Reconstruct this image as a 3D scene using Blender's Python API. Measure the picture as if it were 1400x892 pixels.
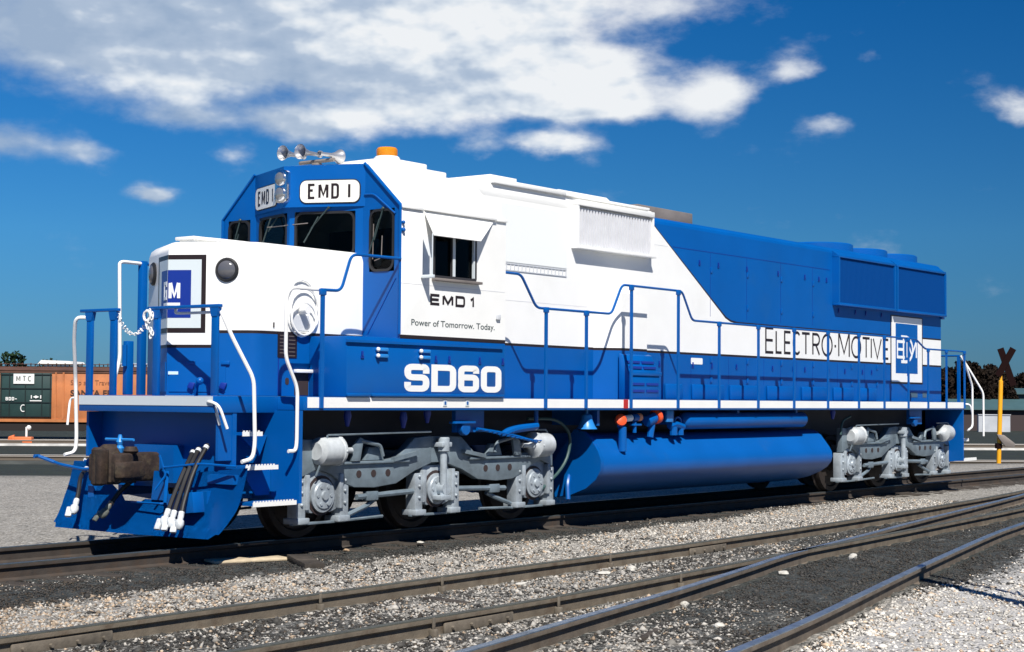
import bpy, bmesh, math, random
import numpy as np
from mathutils import Vector, Matrix
R = math.radians
random.seed(7); rng = np.random.default_rng(11)
for o in list(bpy.data.objects): bpy.data.objects.remove(o)
scene = bpy.context.scene
C = scene.collection

# ------------------------------------------------------------------ camera
CX, CY, CZ = -12.439, -14.542, 1.638
YAW, PITCH, ROLL = R(37.008), R(2.531), R(-0.42)
fw = Vector((math.cos(YAW)*math.cos(PITCH), math.sin(YAW)*math.cos(PITCH), math.sin(PITCH)))
rt = Vector((math.sin(YAW), -math.cos(YAW), 0)); up = rt.cross(fw)
r2 = rt*math.cos(ROLL) - up*math.sin(ROLL); u2 = rt*math.sin(ROLL) + up*math.cos(ROLL)
cam = bpy.data.cameras.new('camera'); camo = bpy.data.objects.new('camera', cam); C.objects.link(camo)
camo.matrix_world = Matrix(((r2.x, u2.x, -fw.x, CX), (r2.y, u2.y, -fw.y, CY), (r2.z, u2.z, -fw.z, CZ), (0, 0, 0, 1)))
cam.sensor_width = 36; cam.lens = 2275.6/1400*36; cam.clip_start = .1; cam.clip_end = 4000
scene.camera = camo

# ------------------------------------------------------------------ light and exposure
SUN_EL, SUN_AZ = 49.0, 229.5          # azimuth of the sun, counter-clockwise from +x
sl = bpy.data.lights.new('sun', 'SUN'); sl.energy = 5.0; sl.angle = R(.5); sl.color = (1, .955, .88)
so = bpy.data.objects.new('sun', sl); C.objects.link(so)
sd = Vector((math.cos(R(SUN_AZ))*math.cos(R(SUN_EL)), math.sin(R(SUN_AZ))*math.cos(R(SUN_EL)), math.sin(R(SUN_EL))))
so.rotation_euler = sd.to_track_quat('Z', 'Y').to_euler(); so.location = sd*60
scene.view_settings.view_transform = 'Standard'; scene.view_settings.look = 'None'
scene.view_settings.exposure = 0.47; scene.view_settings.gamma = 1
scene.render.engine = 'CYCLES'

# ------------------------------------------------------------------ node helpers
class NT:
    def __init__(s, t): s.t = t; t.nodes.clear()
    def n(s, k, **kw):
        x = s.t.nodes.new(k)
        for a, b in kw.items(): setattr(x, a, b)
        return x
    def l(s, a, b): s.t.links.new(a, b)
    def math(s, op, a, b=None, c=None, clamp=False):
        x = s.n('ShaderNodeMath', operation=op); x.use_clamp = clamp
        for i, v in enumerate((a, b, c)):
            if v is None: continue
            if isinstance(v, (int, float)): x.inputs[i].default_value = v
            else: s.l(v, x.inputs[i])
        return x.outputs[0]
    def noise(s, vec, scale, detail=4, rough=.55, out='Fac', dims='3D'):
        x = s.n('ShaderNodeTexNoise', noise_dimensions=dims)
        x.inputs['Scale'].default_value = scale; x.inputs['Detail'].default_value = detail; x.inputs['Roughness'].default_value = rough
        if vec is not None: s.l(vec, x.inputs['Vector'])
        return x.outputs[out]
    def ramp(s, f, stops):
        x = s.n('ShaderNodeValToRGB'); e = x.color_ramp.elements
        while len(e) < len(stops): e.new(.5)
        for q, (p, c) in zip(e, stops): q.position = p; q.color = (*c, 1) if len(c) == 3 else c
        s.l(f, x.inputs[0]); return x.outputs[0]
    def mix(s, f, a, b, blend='MIX'):
        x = s.n('ShaderNodeMix', data_type='RGBA', blend_type=blend)
        for i, v in ((0, f), (6, a), (7, b)):
            if isinstance(v, (int, float)): x.inputs[i].default_value = v
            elif isinstance(v, tuple): x.inputs[i].default_value = (*v, 1)
            else: s.l(v, x.inputs[i])
        return x.outputs[2]

# ------------------------------------------------------------------ world: sky with clouds
w = bpy.data.worlds.new('World'); scene.world = w; w.use_nodes = True
T = NT(w.node_tree)
sky = T.n('ShaderNodeTexSky', sky_type='NISHITA'); sky.sun_disc = False
sky.sun_elevation = R(SUN_EL); sky.sun_rotation = R(90 - SUN_AZ)
sky.air_density = 1.0; sky.dust_density = .05; sky.ozone_density = 5.5; sky.altitude = 300
hs = T.n('ShaderNodeHueSaturation'); hs.inputs['Saturation'].default_value = 1.15; hs.inputs['Value'].default_value = 1.0
T.l(sky.outputs[0], hs.inputs['Color'])
tc = T.n('ShaderNodeTexCoord'); sep = T.n('ShaderNodeSeparateXYZ'); T.l(tc.outputs['Generated'], sep.inputs[0])
DEG = 180/math.pi
az = T.math('MULTIPLY', T.math('ARCTAN2', sep.outputs[1], sep.outputs[0]), DEG)
el = T.math('MULTIPLY', T.math('ARCSINE', sep.outputs[2]), DEG)
cmb = T.n('ShaderNodeCombineXYZ'); T.l(T.math('MULTIPLY', az, .55), cmb.inputs[0]); T.l(el, cmb.inputs[1])
wx = T.noise(cmb.outputs[0], .55, 5, .6, 'Color'); ws = T.n('ShaderNodeSeparateXYZ'); T.l(wx, ws.inputs[0])
azw = T.math('ADD', az, T.math('MULTIPLY', T.math('SUBTRACT', ws.outputs[0], .5), 2.2))
elw = T.math('ADD', el, T.math('MULTIPLY', T.math('SUBTRACT', ws.outputs[1], .5), 1.1))
# cloud banks: azimuth, elevation, half widths, weight (degrees)
BLOBS = [(50.5, 11.6, 7.0, 1.5, 1.05), (44.5, 11.5, 5.5, 1.45, 1.05), (38.6, 11.6, 4.2, 1.8, 1.5), (34.6, 10.9, 2.6, 1.2, 1.3), (35.2, 10.1, 2.8, .5, 1.2), (30.2, 10.5, 1.5, .95, 1.15),
         (27.2, 11.2, .8, .5, .75), (26.3, 9.55, 1.0, .35, .5), (19.8, 9.6, 1.0, .5, .9), (35.6, 8.75, 1.7, .45, 1.25), (54.2, 8.3, 2.0, .7, .9), (51.6, 8.15, 1.0, .45, .6),
         (49.2, 6.75, .75, .34, 1.15), (47.0, 8.3, 1.0, .5, .62), (38.3, 8.6, .9, .4, .6), (25.0, 11.5, .6, .5, .4), (44.3, 9.3, 2.0, .6, 1.0), (48.5, 9.4, 2.4, .5, .7), (41.2, 9.8, 2.5, .6, .7), (34.0, 13.4, 5.0, .9, .6), (52, 13.3, 8, 1.6, .9), (42, 14.2, 8, 1.5, .9),
         (72, 15, 9, 3, 1.0), (40, 27, 12, 3, .8)]
acc = None
for a0, e0, ra, re, wt in BLOBS:
    da = T.math('MULTIPLY', T.math('SUBTRACT', azw, a0), 1/ra); de = T.math('MULTIPLY', T.math('SUBTRACT', elw, e0), 1/re)
    d2 = T.math('ADD', T.math('MULTIPLY', da, da), T.math('MULTIPLY', de, de))
    m = T.math('MULTIPLY', T.math('EXPONENT', T.math('MULTIPLY', d2, -1.1)), wt)
    acc = m if acc is None else T.math('ADD', acc, m)
n1 = T.noise(cmb.outputs[0], .62, 8, .56)
va = T.n('ShaderNodeVectorMath', operation='ADD'); T.l(cmb.outputs[0], va.inputs[0]); va.inputs[1].default_value = (-.10, .34, 0)
n1s = T.noise(cmb.outputs[0], .62, 4, .5); n1b = T.noise(va.outputs[0], .62, 4, .5); relief = T.math('MULTIPLY', T.math('SUBTRACT', n1s, n1b), 1.9)
n2 = T.noise(cmb.outputs[0], .42, 4, .55)
dens = T.math('ADD', acc, T.math('MULTIPLY', T.math('SUBTRACT', n1, .5), 1.55))
cov = T.n('ShaderNodeMapRange', interpolation_type='SMOOTHSTEP'); T.l(dens, cov.inputs[0])
cov.inputs[1].default_value = .16; cov.inputs[2].default_value = 1.12
shade = T.math('ADD', relief, T.math('ADD', T.math('MULTIPLY', T.math('SUBTRACT', n1s, .5), .9), T.math('MULTIPLY', T.math('SUBTRACT', n2, .5), 1.5)))
right = T.math('MULTIPLY', T.math('SUBTRACT', 43.5, az), .045)
shf = T.math('ADD', T.math('ADD', shade, .58), right, clamp=True)
ccol = T.ramp(shf, [(0.0, (3.8, 4.9, 6.5)), (.45, (5.0, 6.0, 7.4)), (.8, (8.2, 8.8, 9.4)), (1, (9.8, 10.0, 10.1))])
covm = T.math('MULTIPLY', cov.outputs[0], .93)
elr = T.n('ShaderNodeMapRange'); T.l(el, elr.inputs[0]); elr.inputs[1].default_value = 0; elr.inputs[2].default_value = 16
filt = T.ramp(elr.outputs[0], [(0, (.165, .325, .585)), (.35, (.21, .54, .80)), (1, (.05, .54, .88))])
azr = T.n('ShaderNodeMapRange'); T.l(az, azr.inputs[0]); azr.inputs[1].default_value = 18; azr.inputs[2].default_value = 56; azr.inputs[3].default_value = .72; azr.inputs[4].default_value = 1.02
gry = T.n('ShaderNodeCombineColor'); [T.l(azr.outputs[0], gry.inputs[k_]) for k_ in range(3)]
filt = T.mix(1.0, filt, gry.outputs[0], 'MULTIPLY')
skyc = T.mix(1.0, hs.outputs[0], filt, 'MULTIPLY')
out = T.mix(covm, skyc, ccol)
bg = T.n('ShaderNodeBackground'); bg.inputs['Strength'].default_value = .068; T.l(out, bg.inputs['Color'])
wo = T.n('ShaderNodeOutputWorld'); T.l(bg.outputs[0], wo.inputs[0])

# ------------------------------------------------------------------ materials
MATS = {}
def mat(name, col, rough=.5, metal=0.0, var=.0, vscale=3.0, bump=0.0, bscale=40, dirt=None, dscale=1.5, dlo=.55, dhi=.75, damt=.5, coat=0.0, spec=.5):
    m = bpy.data.materials.new(name); m.use_nodes = True; t = NT(m.node_tree)
    b = t.n('ShaderNodeBsdfPrincipled'); o = t.n('ShaderNodeOutputMaterial'); t.l(b.outputs[0], o.inputs[0])
    b.inputs['Roughness'].default_value = rough; b.inputs['Metallic'].default_value = metal
    b.inputs['Coat Weight'].default_value = coat; b.inputs['Specular IOR Level'].default_value = spec
    tcn = t.n('ShaderNodeTexCoord'); v = tcn.outputs['Object']
    c = None
    if var:
        n = t.noise(v, vscale, 5)
        lo = tuple(x*(1-var) for x in col); hi = tuple(min(1, x*(1+var)) for x in col)
        c = t.ramp(n, [(.3, lo), (.7, hi)])
    if dirt:
        n = t.noise(v, dscale, 7, .65)
        f = t.n('ShaderNodeMapRange'); t.l(n, f.inputs[0]); f.inputs[1].default_value = dlo; f.inputs[2].default_value = dhi; f.inputs[4].default_value = damt
        c = t.mix(f.outputs[0], c if c is not None else col, dirt)
    if c is None: b.inputs['Base Color'].default_value = (*col, 1)
    else: t.l(c, b.inputs['Base Color'])
    if bump:
        n = t.noise(v, bscale, 3); bp = t.n('ShaderNodeBump'); bp.inputs['Strength'].default_value = bump; bp.inputs['Distance'].default_value = .01
        t.l(n, bp.inputs['Height']); t.l(bp.outputs[0], b.inputs['Normal'])
    MATS[name] = m; return m
BLUE = (.0004, .086, .335)
M_blue = mat('blue_paint', BLUE, .34, var=.07, vscale=1.2, bump=.16, bscale=1.7, dirt=(.02, .09, .22), dscale=.9, dlo=.55, dhi=.8, damt=.3, spec=.28)
M_white = mat('white_paint', (.80, .80, .78), .36, var=.03, vscale=1.5, bump=.16, bscale=1.7, dirt=(.66, .65, .62), dscale=1.1, dlo=.58, dhi=.85, damt=.5)
M_black = mat('black_brown_paint', (.016, .008, .008), .4)
M_grey = mat('pale_grey_paint_and_shade', (.55, .60, .63), .45)
M_dblue = mat('deep_blue_paint', (.006, .03, .26), .4)
M_silver = mat('grey_truck_paint', (.16, .205, .24), .42, metal=.15, var=.22, vscale=5, bump=.25, bscale=30, dirt=(.06, .06, .06), dlo=.55, dhi=.8, damt=.6)
M_lsilver = mat('light_grey_truck_paint', (.33, .375, .415), .4, metal=.1, var=.2, vscale=7, bump=.2, bscale=40, dirt=(.05, .05, .055), dlo=.5, dhi=.75, damt=.7)
M_rust = mat('rusty_casting', (.026, .015, .010), .8, var=.55, vscale=11, bump=.8, bscale=28, dirt=(.085, .065, .035), dscale=7, dlo=.52, dhi=.7, damt=.6)
M_wheel = mat('dark_wheel_steel', (.035, .028, .026), .6, metal=.3, var=.3, vscale=8)
M_under = mat('underframe_shade_dark', (.012, .016, .03), .6, var=.2)
M_rubber = mat('black_rubber', (.012, .012, .013), .5)
M_chrome = mat('chrome', (.75, .76, .78), .18, metal=1)
M_lens = mat('lamp_lens', (.10, .10, .11), .12, coat=.6)
M_orange = mat('orange_red_cap', (.80, .085, .02), .4)
M_red = mat('red_paint', (.45, .02, .015), .45)
M_mesh = mat('blue_radiator_screen', (.0008, .052, .225), .7, spec=.08)
M_exh = mat('brown_grey_steel', (.21, .185, .17), .6, metal=.2, var=.15, bump=.2)
M_dark = mat('dark_interior', (.035, .022, .022), .7)
M_seat = mat('light_blue_vinyl', (.10, .35, .50), .5)
M_strip = mat('louver_grey_paint', (.62, .63, .66), .45, var=.06, vscale=6)
def emis_free_glass(name, tint, refl):
    m = bpy.data.materials.new(name); m.use_nodes = True; t = NT(m.node_tree)
    a = t.n('ShaderNodeBsdfTransparent'); a.inputs[0].default_value = (*tint, 1)
    g = t.n('ShaderNodeBsdfGlossy'); g.inputs['Roughness'].default_value = .04; g.inputs[0].default_value = (.9, .95, 1, 1)
    lw = t.n('ShaderNodeLayerWeight'); lw.inputs[0].default_value = refl
    mx = t.n('ShaderNodeMixShader'); t.l(lw.outputs['Fresnel'], mx.inputs[0]); t.l(a.outputs[0], mx.inputs[1]); t.l(g.outputs[0], mx.inputs[2])
    o = t.n('ShaderNodeOutputMaterial'); t.l(mx.outputs[0], o.inputs[0]); MATS[name] = m; return m
M_glass = emis_free_glass('tinted_glass', (.5, .52, .52), .12)
M_clear = emis_free_glass('clear_glass', (.93, .95, .97), .1)
m = bpy.data.materials.new('amber_lens'); m.use_nodes = True; b = m.node_tree.nodes['Principled BSDF']
b.inputs['Base Color'].default_value = (.85, .30, .01, 1); b.inputs['Roughness'].default_value = .15; b.inputs['Transmission Weight'].default_value = .35; M_amber = m

# ------------------------------------------------------------------ mesh builder
class MB:
    def __init__(s): s.b = bmesh.new(); s.mi = 0
    def face(s, pts, mi=None):
        vs = [s.b.verts.new(p) for p in pts]
        f = s.b.faces.new(vs); f.material_index = s.mi if mi is None else mi; return f
    def merge(s, o):
        mp = {v: s.b.verts.new(v.co) for v in o.verts}
        for f in o.faces:
            try:
                g = s.b.faces.new([mp[v] for v in f.verts]); g.material_index = s.mi
            except ValueError: pass
        o.free()
    def box(s, x0, x1, y0, y1, z0, z1, bev=0, mtx=None):
        t = bmesh.new()
        bmesh.ops.create_cube(t, size=1)
        for v in t.verts: v.co = Vector(((x0+x1)/2 + v.co.x*(x1-x0), (y0+y1)/2 + v.co.y*(y1-y0), (z0+z1)/2 + v.co.z*(z1-z0)))
        if bev: bmesh.ops.bevel(t, geom=list(t.edges), offset=bev, segments=2, affect='EDGES', profile=.5)
        if mtx is not None: bmesh.ops.transform(t, matrix=mtx, verts=t.verts)
        s.merge(t); return s
    def prism(s, poly, fr, t0, t1, bev=0, mi_cap=None):
        """poly: 2D points in frame fr=(o,r,u,n); extruded along n from t0 to t1"""
        o, r, u, n = fr
        t = bmesh.new()
        A = [t.verts.new(o + r*a + u*b + n*t0) for a, b in poly]; B = [t.verts.new(o + r*a + u*b + n*t1) for a, b in poly]
        k = len(poly)
        t.faces.new(list(reversed(A))); t.faces.new(B)
        for i in range(k): t.faces.new([A[i], A[(i+1) % k], B[(i+1) % k], B[i]])
        bmesh.ops.recalc_face_normals(t, faces=t.faces)
        if bev:
            es = [e for e in t.edges if len(e.link_faces) == 2 and e.calc_face_angle(0) > .5]
            bmesh.ops.bevel(t, geom=es, offset=bev, segments=2, affect='EDGES', profile=.5)
        s.merge(t); return s
    def lathe(s, prof, o, ax, n=20, closed_ends=True):
        """prof: (radius, distance along ax)"""
        o = Vector(o); ax = Vector(ax).normalized(); p = ax.orthogonal().normalized(); q = ax.cross(p)
        rings = []
        for rr, h in prof:
            rings.append([s.b.verts.new(o + ax*h + (p*math.cos(2*math.pi*i/n) + q*math.sin(2*math.pi*i/n))*max(rr, 1e-4)) for i in range(n)])
        for a, b in zip(rings, rings[1:]):
            for i in range(n):
                f = s.b.faces.new([a[i], a[(i+1) % n], b[(i+1) % n], b[i]]); f.material_index = s.mi
        if closed_ends:
            f = s.b.faces.new(list(reversed(rings[0]))); f.material_index = s.mi
            f = s.b.faces.new(rings[-1]); f.material_index = s.mi
        return s
    def cyl(s, a, b, r, n=16, bev=0):
        a = Vector(a); b = Vector(b); L = (b-a).length
        pr = [(r, 0), (r, L)] if not bev else [(r-bev, 0), (r, bev), (r, L-bev), (r-bev, L)]
        return s.lathe(pr, a, b-a, n)
    def sphere(s, o, r, seg=12, sc=(1, 1, 1)):
        t = bmesh.new(); bmesh.ops.create_uvsphere(t, u_segments=seg, v_segments=max(6, seg//2), radius=r)
        for v in t.verts: v.co = Vector(o) + Vector((v.co.x*sc[0], v.co.y*sc[1], v.co.z*sc[2]))
        s.merge(t); return s
    def tube(s, pts, r, n=8, fil=.0, closed=False):
        P = [Vector(p) for p in pts]
        if fil and len(P) > 2:
            Q = [P[0]]
            for i in range(1, len(P)-1):
                a, b, c = P[i-1], P[i], P[i+1]
                d1 = min(fil, (a-b).length*.45); d2 = min(fil, (c-b).length*.45)
                p1 = b + (a-b).normalized()*d1; p2 = b + (c-b).normalized()*d2
                for k in range(6):
                    tt = k/5; Q.append(p1*(1-tt)**2 + b*2*tt*(1-tt) + p2*tt**2)
            Q.append(P[-1]); P = Q
        rr = r if isinstance(r, (list, tuple)) else [r]*len(P)
        prev = None; rings = []
        k = len(P)
        for i in range(k):
            if closed: t = P[(i+1) % k] - P[i-1]
            else: t = P[min(i+1, k-1)] - P[max(i-1, 0)]
            t.normalize()
            if prev is None: nrm = t.orthogonal().normalized()
            else: nrm = (prev - t*prev.dot(t)).normalized()
            prev = nrm; bn = t.cross(nrm)
            rings.append([s.b.verts.new(P[i] + (nrm*math.cos(2*math.pi*j/n) + bn*math.sin(2*math.pi*j/n))*rr[min(i, len(rr)-1)]) for j in range(n)])
        for i in range(k if closed else k-1):
            a, b = rings[i], rings[(i+1) % k]
            for j in range(n):
                f = s.b.faces.new([a[j], a[(j+1) % n], b[(j+1) % n], b[j]]); f.material_index = s.mi
        if not closed:
            f = s.b.faces.new(list(reversed(rings[0]))); f.material_index = s.mi
            f = s.b.faces.new(rings[-1]); f.material_index = s.mi
        return s
    def strip(s, pts, wd, fr, t0, t1, closed=False):
        """flat mitred ribbon in a frame, extruded t0..t1 along n"""
        o, r, u, n = fr; L = []; Rr = []
        P = []
        for a, b in pts:
            q = Vector((a, b))
            if not P or (q-P[-1]).length > 1e-4: P.append(q)
        if closed and (P[0]-P[-1]).length < 1e-4: P.pop()
        k = len(P)
        for i in range(k):
            if closed or 0 < i < k-1:
                d1 = (P[i]-P[i-1]).normalized(); d2 = (P[(i+1) % k]-P[i]).normalized()
                n1 = Vector((-d1.y, d1.x)); n2 = Vector((-d2.y, d2.x)); mm = (n1+n2)
                if mm.length < 1e-6: mm = n1
                mm.normalize(); sc = min(1/max(.35, mm.dot(n1)), 1.42)
            else:
                d1 = (P[1]-P[0]).normalized() if i == 0 else (P[-1]-P[-2]).normalized()
                mm = Vector((-d1.y, d1.x)); sc = 1
            L.append(P[i]+mm*wd/2*sc); Rr.append(P[i]-mm*wd/2*sc)
        W = lambda p, t: o + r*p.x + u*p.y + n*t
        v = [[s.b.verts.new(W(p, t)) for p in side] for side in (L, Rr) for t in (t0, t1)]
        l0, l1, q0, q1 = v
        for i in range(k if closed else k-1):
            j = (i+1) % k
            for f in ([l1[i], q1[i], q1[j], l1[j]], [l0[i], l0[j], q0[j], q0[i]], [l0[i], l1[i], l1[j], l0[j]], [q0[i], q0[j], q1[j], q1[i]]):
                g = s.b.faces.new(f); g.material_index = s.mi
        if not closed:
            for i in (0, k-1):
                g = s.b.faces.new([l0[i], q0[i], q1[i], l1[i]]); g.material_index = s.mi
        return s
    def build(s, name, mats, parent=None, smooth=.6):
        bmesh.ops.recalc_face_normals(s.b, faces=s.b.faces) if not getattr(s, 'norecalc', 0) else None
        me = bpy.data.meshes.new(name); s.b.to_mesh(me); s.b.free()
        for mm in (mats if isinstance(mats, (list, tuple)) else [mats]): me.materials.append(mm)
        if smooth:
            me.polygons.foreach_set('use_smooth', [True]*len(me.polygons)); me.set_sharp_from_angle(angle=smooth)
        ob = bpy.data.objects.new(name, me); C.objects.link(ob)
        if parent is not None: ob.parent = parent
        return ob
def thing(name, label, cat, loc=(0, 0, 0), rotz=0, group=None):
    o = bpy.data.objects.new(name, None); C.objects.link(o); o.location = loc; o.rotation_euler = (0, 0, rotz)
    o.empty_display_size = .3; tag(o, label, cat, group); return o
def tag(o, label, cat, group=None, kind=None):
    if label: o['label'] = label
    if cat: o['category'] = cat
    if group: o['group'] = group
    if kind: o['kind'] = kind
    return o
def kid(o, parent, loc=None, rot=None):
    c = o.copy(); C.objects.link(c); c.parent = parent
    if loc is not None: c.location = loc
    if rot is not None: c.rotation_euler = rot
    return c
V3 = Vector
X_, Y_, Z_ = V3((1, 0, 0)), V3((0, 1, 0)), V3((0, 0, 1))
SIDE = lambda y, x0=0, z0=0: (V3((x0, y, z0)), X_, Z_, -Y_)          # near side plane, facing -y
def rrect(x0, y0, x1, y1, r, n=4):
    P = []
    for cx, cy, a in ((x1-r, y1-r, 0), (x0+r, y1-r, 90), (x0+r, y0+r, 180), (x1-r, y0+r, 270)):
        for k in range(n+1):
            q = R(a+90*k/n); P.append((cx+r*math.cos(q), cy+r*math.sin(q)))
    return P
def fillet(pts, r, n=4):
    P = [Vector(p) for p in pts]; Q = [P[0]]
    for i in range(1, len(P)-1):
        a, b, c = P[i-1], P[i], P[i+1]
        d = min(r, (a-b).length*.5, (c-b).length*.5)
        p1 = b+(a-b).normalized()*d; p2 = b+(c-b).normalized()*d
        for k in range(n+1):
            t = k/n; Q.append(p1*(1-t)**2+b*2*t*(1-t)+p2*t*t)
    Q.append(P[-1]); return [(p.x, p.y) for p in Q]

# ------------------------------------------------------------------ lettering made of strokes
def glyph(ch, w, h, f=.0):
    r = f*min(w, h)
    if ch == 'E': return [([(w, h), (0, h), (0, 0), (w, 0)], 0, 0), ([(0, h*.5), (w*.92, h*.5)], 0, 0)]
    if ch == 'e': return [([(w, h), (0, h), (0, 0), (w, 0)], 0, 0), ([(0, h*.57), (w*.7, h*.57)], 0, 0)]
    if ch == 'M': return [([(0, 0), (0, h)], 0, 0), ([(w, 0), (w, h)], 0, 0), ([(w*.04, h), (w*.5, h*.14), (w*.96, h)], 0, 0)]
    if ch == 'm': return [([(0, 0), (0, h)], 0, 0), ([(w, 0), (w, h)], 0, 0), ([(w*.06, h), (w*.5, h*.2), (w*.94, h)], 0, 0)]
    if ch == 'B': return [([(w*.2, 0), (w*.2, h)], 0, 0), ([(0, h), (w*.4, h)]+[(w*.4+w*.6*math.cos(R(a)), h*.5+h*.5*math.sin(R(a))) for a in range(80, -81, -16)]+[(w*.4, 0), (0, 0)], 0, 0)]
    if ch == 'D': return [([(0, h*.5), (0, 0), (w, 0), (w, h), (0, h), (0, h*.5)], r, 'D')]
    if ch == '1': return [([(w*.1, h*.74), (w*.6, h), (w*.6, 0)], 0, 0)]
    if ch == 'I': return [([(w*.5, 0), (w*.5, h)], 0, 0)]
    if ch == 'L': return [([(0, h), (0, 0), (w, 0)], 0, 0)]
    if ch == 'T': return [([(0, h), (w, h)], 0, 0), ([(w*.5, h), (w*.5, 0)], 0, 0)]
    if ch == 'V': return [([(0, h), (w*.5, 0), (w, h)], 0, 0)]
    if ch == '-': return [([(0, h*.42), (w, h*.42)], 0, 0)]
    if ch == 'C': return [([(w*.5+w*.5*math.cos(R(a)), h*.5+h*.5*math.sin(R(a))) for a in range(50, 311, 13)], 0, 0)]
    if ch == 'O': return [([(w*.5+w*.5*math.cos(R(a)), h*.5+h*.5*math.sin(R(a))) for a in range(0, 360, 15)], 0, 'c')]
    if ch == 'R': return [([(0, 0), (0, h)]+[(w*.55+w*.45*math.cos(R(a)), h*.74+h*.26*math.sin(R(a))) for a in range(90, -91, -18)]+[(0, h*.48)], 0, 0), ([(w*.45, h*.48), (w, 0)], 0, 0)]
    if ch == 'S': return [([(w, h*.70), (w, h), (0, h), (0, h*.52), (w, h*.52), (w, 0), (0, 0), (0, h*.30)], r, 0)]
    if ch == '6': return [(rrect(0, 0, w, h*.57, r*.8), 0, 'c'), ([(w, h*.76), (w, h), (0, h), (0, h*.28)], r, 0)]
    if ch == '0': return [(rrect(0, 0, w, h, max(r, .01)), 0, 'c')]
    if ch == 'G': return [([(w, h*.75), (w, h), (0, h), (0, 0), (w, 0), (w, h*.45), (w*.55, h*.45)], r, 0)]
    return []
def stroke_text(mb, items, fr, wd, t=.003):
    """items: (char, x0, x1, z0, z1) outer extents in the frame"""
    for ch, x0, x1, z0, z1, *f in items:
        w_, h_ = (x1-x0-wd), (z1-z0-wd)
        for k, (pts, rr, fl) in enumerate(glyph(ch, w_, h_, f[0] if f else 0)):
            if fl == 'D':
                q = fillet(pts, rr) if rr else pts
                q = q[:-1]; closed = True
                if rr:   # square left corners
                    q = [(0, 0)] + [p for p in fillet([(0, 0), (w_, 0), (w_, h_), (0, h_)], rr)[1:-1]] + [(0, h_)]
                else: q = [(0, 0), (w_, 0), (w_, h_), (0, h_)]
            else:
                q = fillet(pts, rr) if rr else pts; closed = fl == 'c'
            mb.strip([(x0+wd/2+a, z0+wd/2+b_) for a, b_ in q], wd, fr, .0005+k*.0002, t+k*.0006, closed)
def font_mesh(txt, size, fr, name, mat_, parent, t=.002, bold=0.0, sx=1.0, align='LEFT'):
    cu = bpy.data.curves.new(name, 'FONT'); cu.body = txt; cu.size = size; cu.extrude = t/2; cu.offset = bold; cu.align_x = align
    o = bpy.data.objects.new(name+'_tmp', cu); C.objects.link(o)
    dg = bpy.context.evaluated_depsgraph_get(); me = bpy.data.meshes.new_from_object(o.evaluated_get(dg))
    bpy.data.objects.remove(o); bpy.data.curves.remove(cu)
    oo, r, u, n = fr
    for v in me.vertices: v.co = oo + r*v.co.x*sx + u*v.co.y + n*(v.co.z+t/2+.001)
    me.materials.clear(); me.materials.append(mat_); me.name = name
    ob = bpy.data.objects.new(name, me); C.objects.link(ob); ob.parent = parent; return ob

# ================================================================== LOCOMOTIVE
loco = thing('diesel_locomotive', 'large blue and white six-axle diesel locomotive standing on the middle track', 'locomotive')
W = 1.53
# ---- underframe and deck
mb = MB()
mb.box(0.0, 0.98, -1.13, 1.13, 1.47, 1.655, .008); mb.box(.982, 20.10, -W, W, 1.50, 1.655, .008); mb.box(20.102, 21.0, -1.13, 1.13, 1.47, 1.655, .008)
for x in (7.0, 9.0, 11.0, 13.0): mb.box(x, x+.06, -1.4, 1.4, 1.28, 1.498)
frame = mb.build('underframe', M_blue, loco)
mb = MB(); mb.box(.45, 20.6, -.62, .62, 1.02, 1.498); mb.box(.99, 20.09, -1.50, 1.50, 1.494, 1.4985); mb.build('centre_sill', M_under, frame)  # sill and sheet under the deck: shade put into their dark colour
for s in (-1, 1):
    mb = MB(); y = s*(W+.004)
    mb.box(1.04, 20.08, min(y, y-s*.003), max(y, y-s*.003), 1.53, 1.648); mb.build('sill_stripe', M_grey if s > 0 else M_white, frame)  # near side white, far side greyed for shade on the white stripe
mb = MB(); mb.box(-.006, -.002, -1.125, 1.125, 1.545, 1.65); mb.build('sill_stripe', M_grey, frame)  # white front stripe: its weaker light is put into the grey
mb = MB(); mb.box(21.002, 21.006, -1.12, 1.12, 1.545, 1.65); mb.build('sill_stripe', M_grey, frame)  # white rear stripe greyed for shade in the same way
mb = MB(); mb.box(7.47, 7.58, -W-.012, -W-.005, 1.525, 1.652); mb.build('marker_plate', M_red, frame)
for xx in (3.42, 3.86):
    mb = MB(); mb.box(xx, xx+.07, -W-.012, -W-.005, 1.55, 1.63); mb.mi = 1; mb.box(xx+.02, xx+.05, -W-.016, -W-.0125, 1.57, 1.61); mb.build('jacking_pad', [M_grey, M_blue], frame)
# ---- pilot sheets
for x0, x1, nm in ((.30, .36, 'pilot_sheet'), (20.66, 20.72, 'pilot_sheet')):
    mb = MB(); mb.box(x0, x1, -1.12, 1.12, .62, 1.468)
    sx = -1 if x0 < 1 else 1
    for s in (-1, 1): mb.box(min(x0, x0+sx*.2), max(x0, x0+sx*.2), s*1.09-.02, s*1.09+.02, .95, 1.466)
    mb.box(x0-.14, x1+.14, -.33, .33, .68, 1.10)
    mb.build(nm, M_blue, loco)
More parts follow.
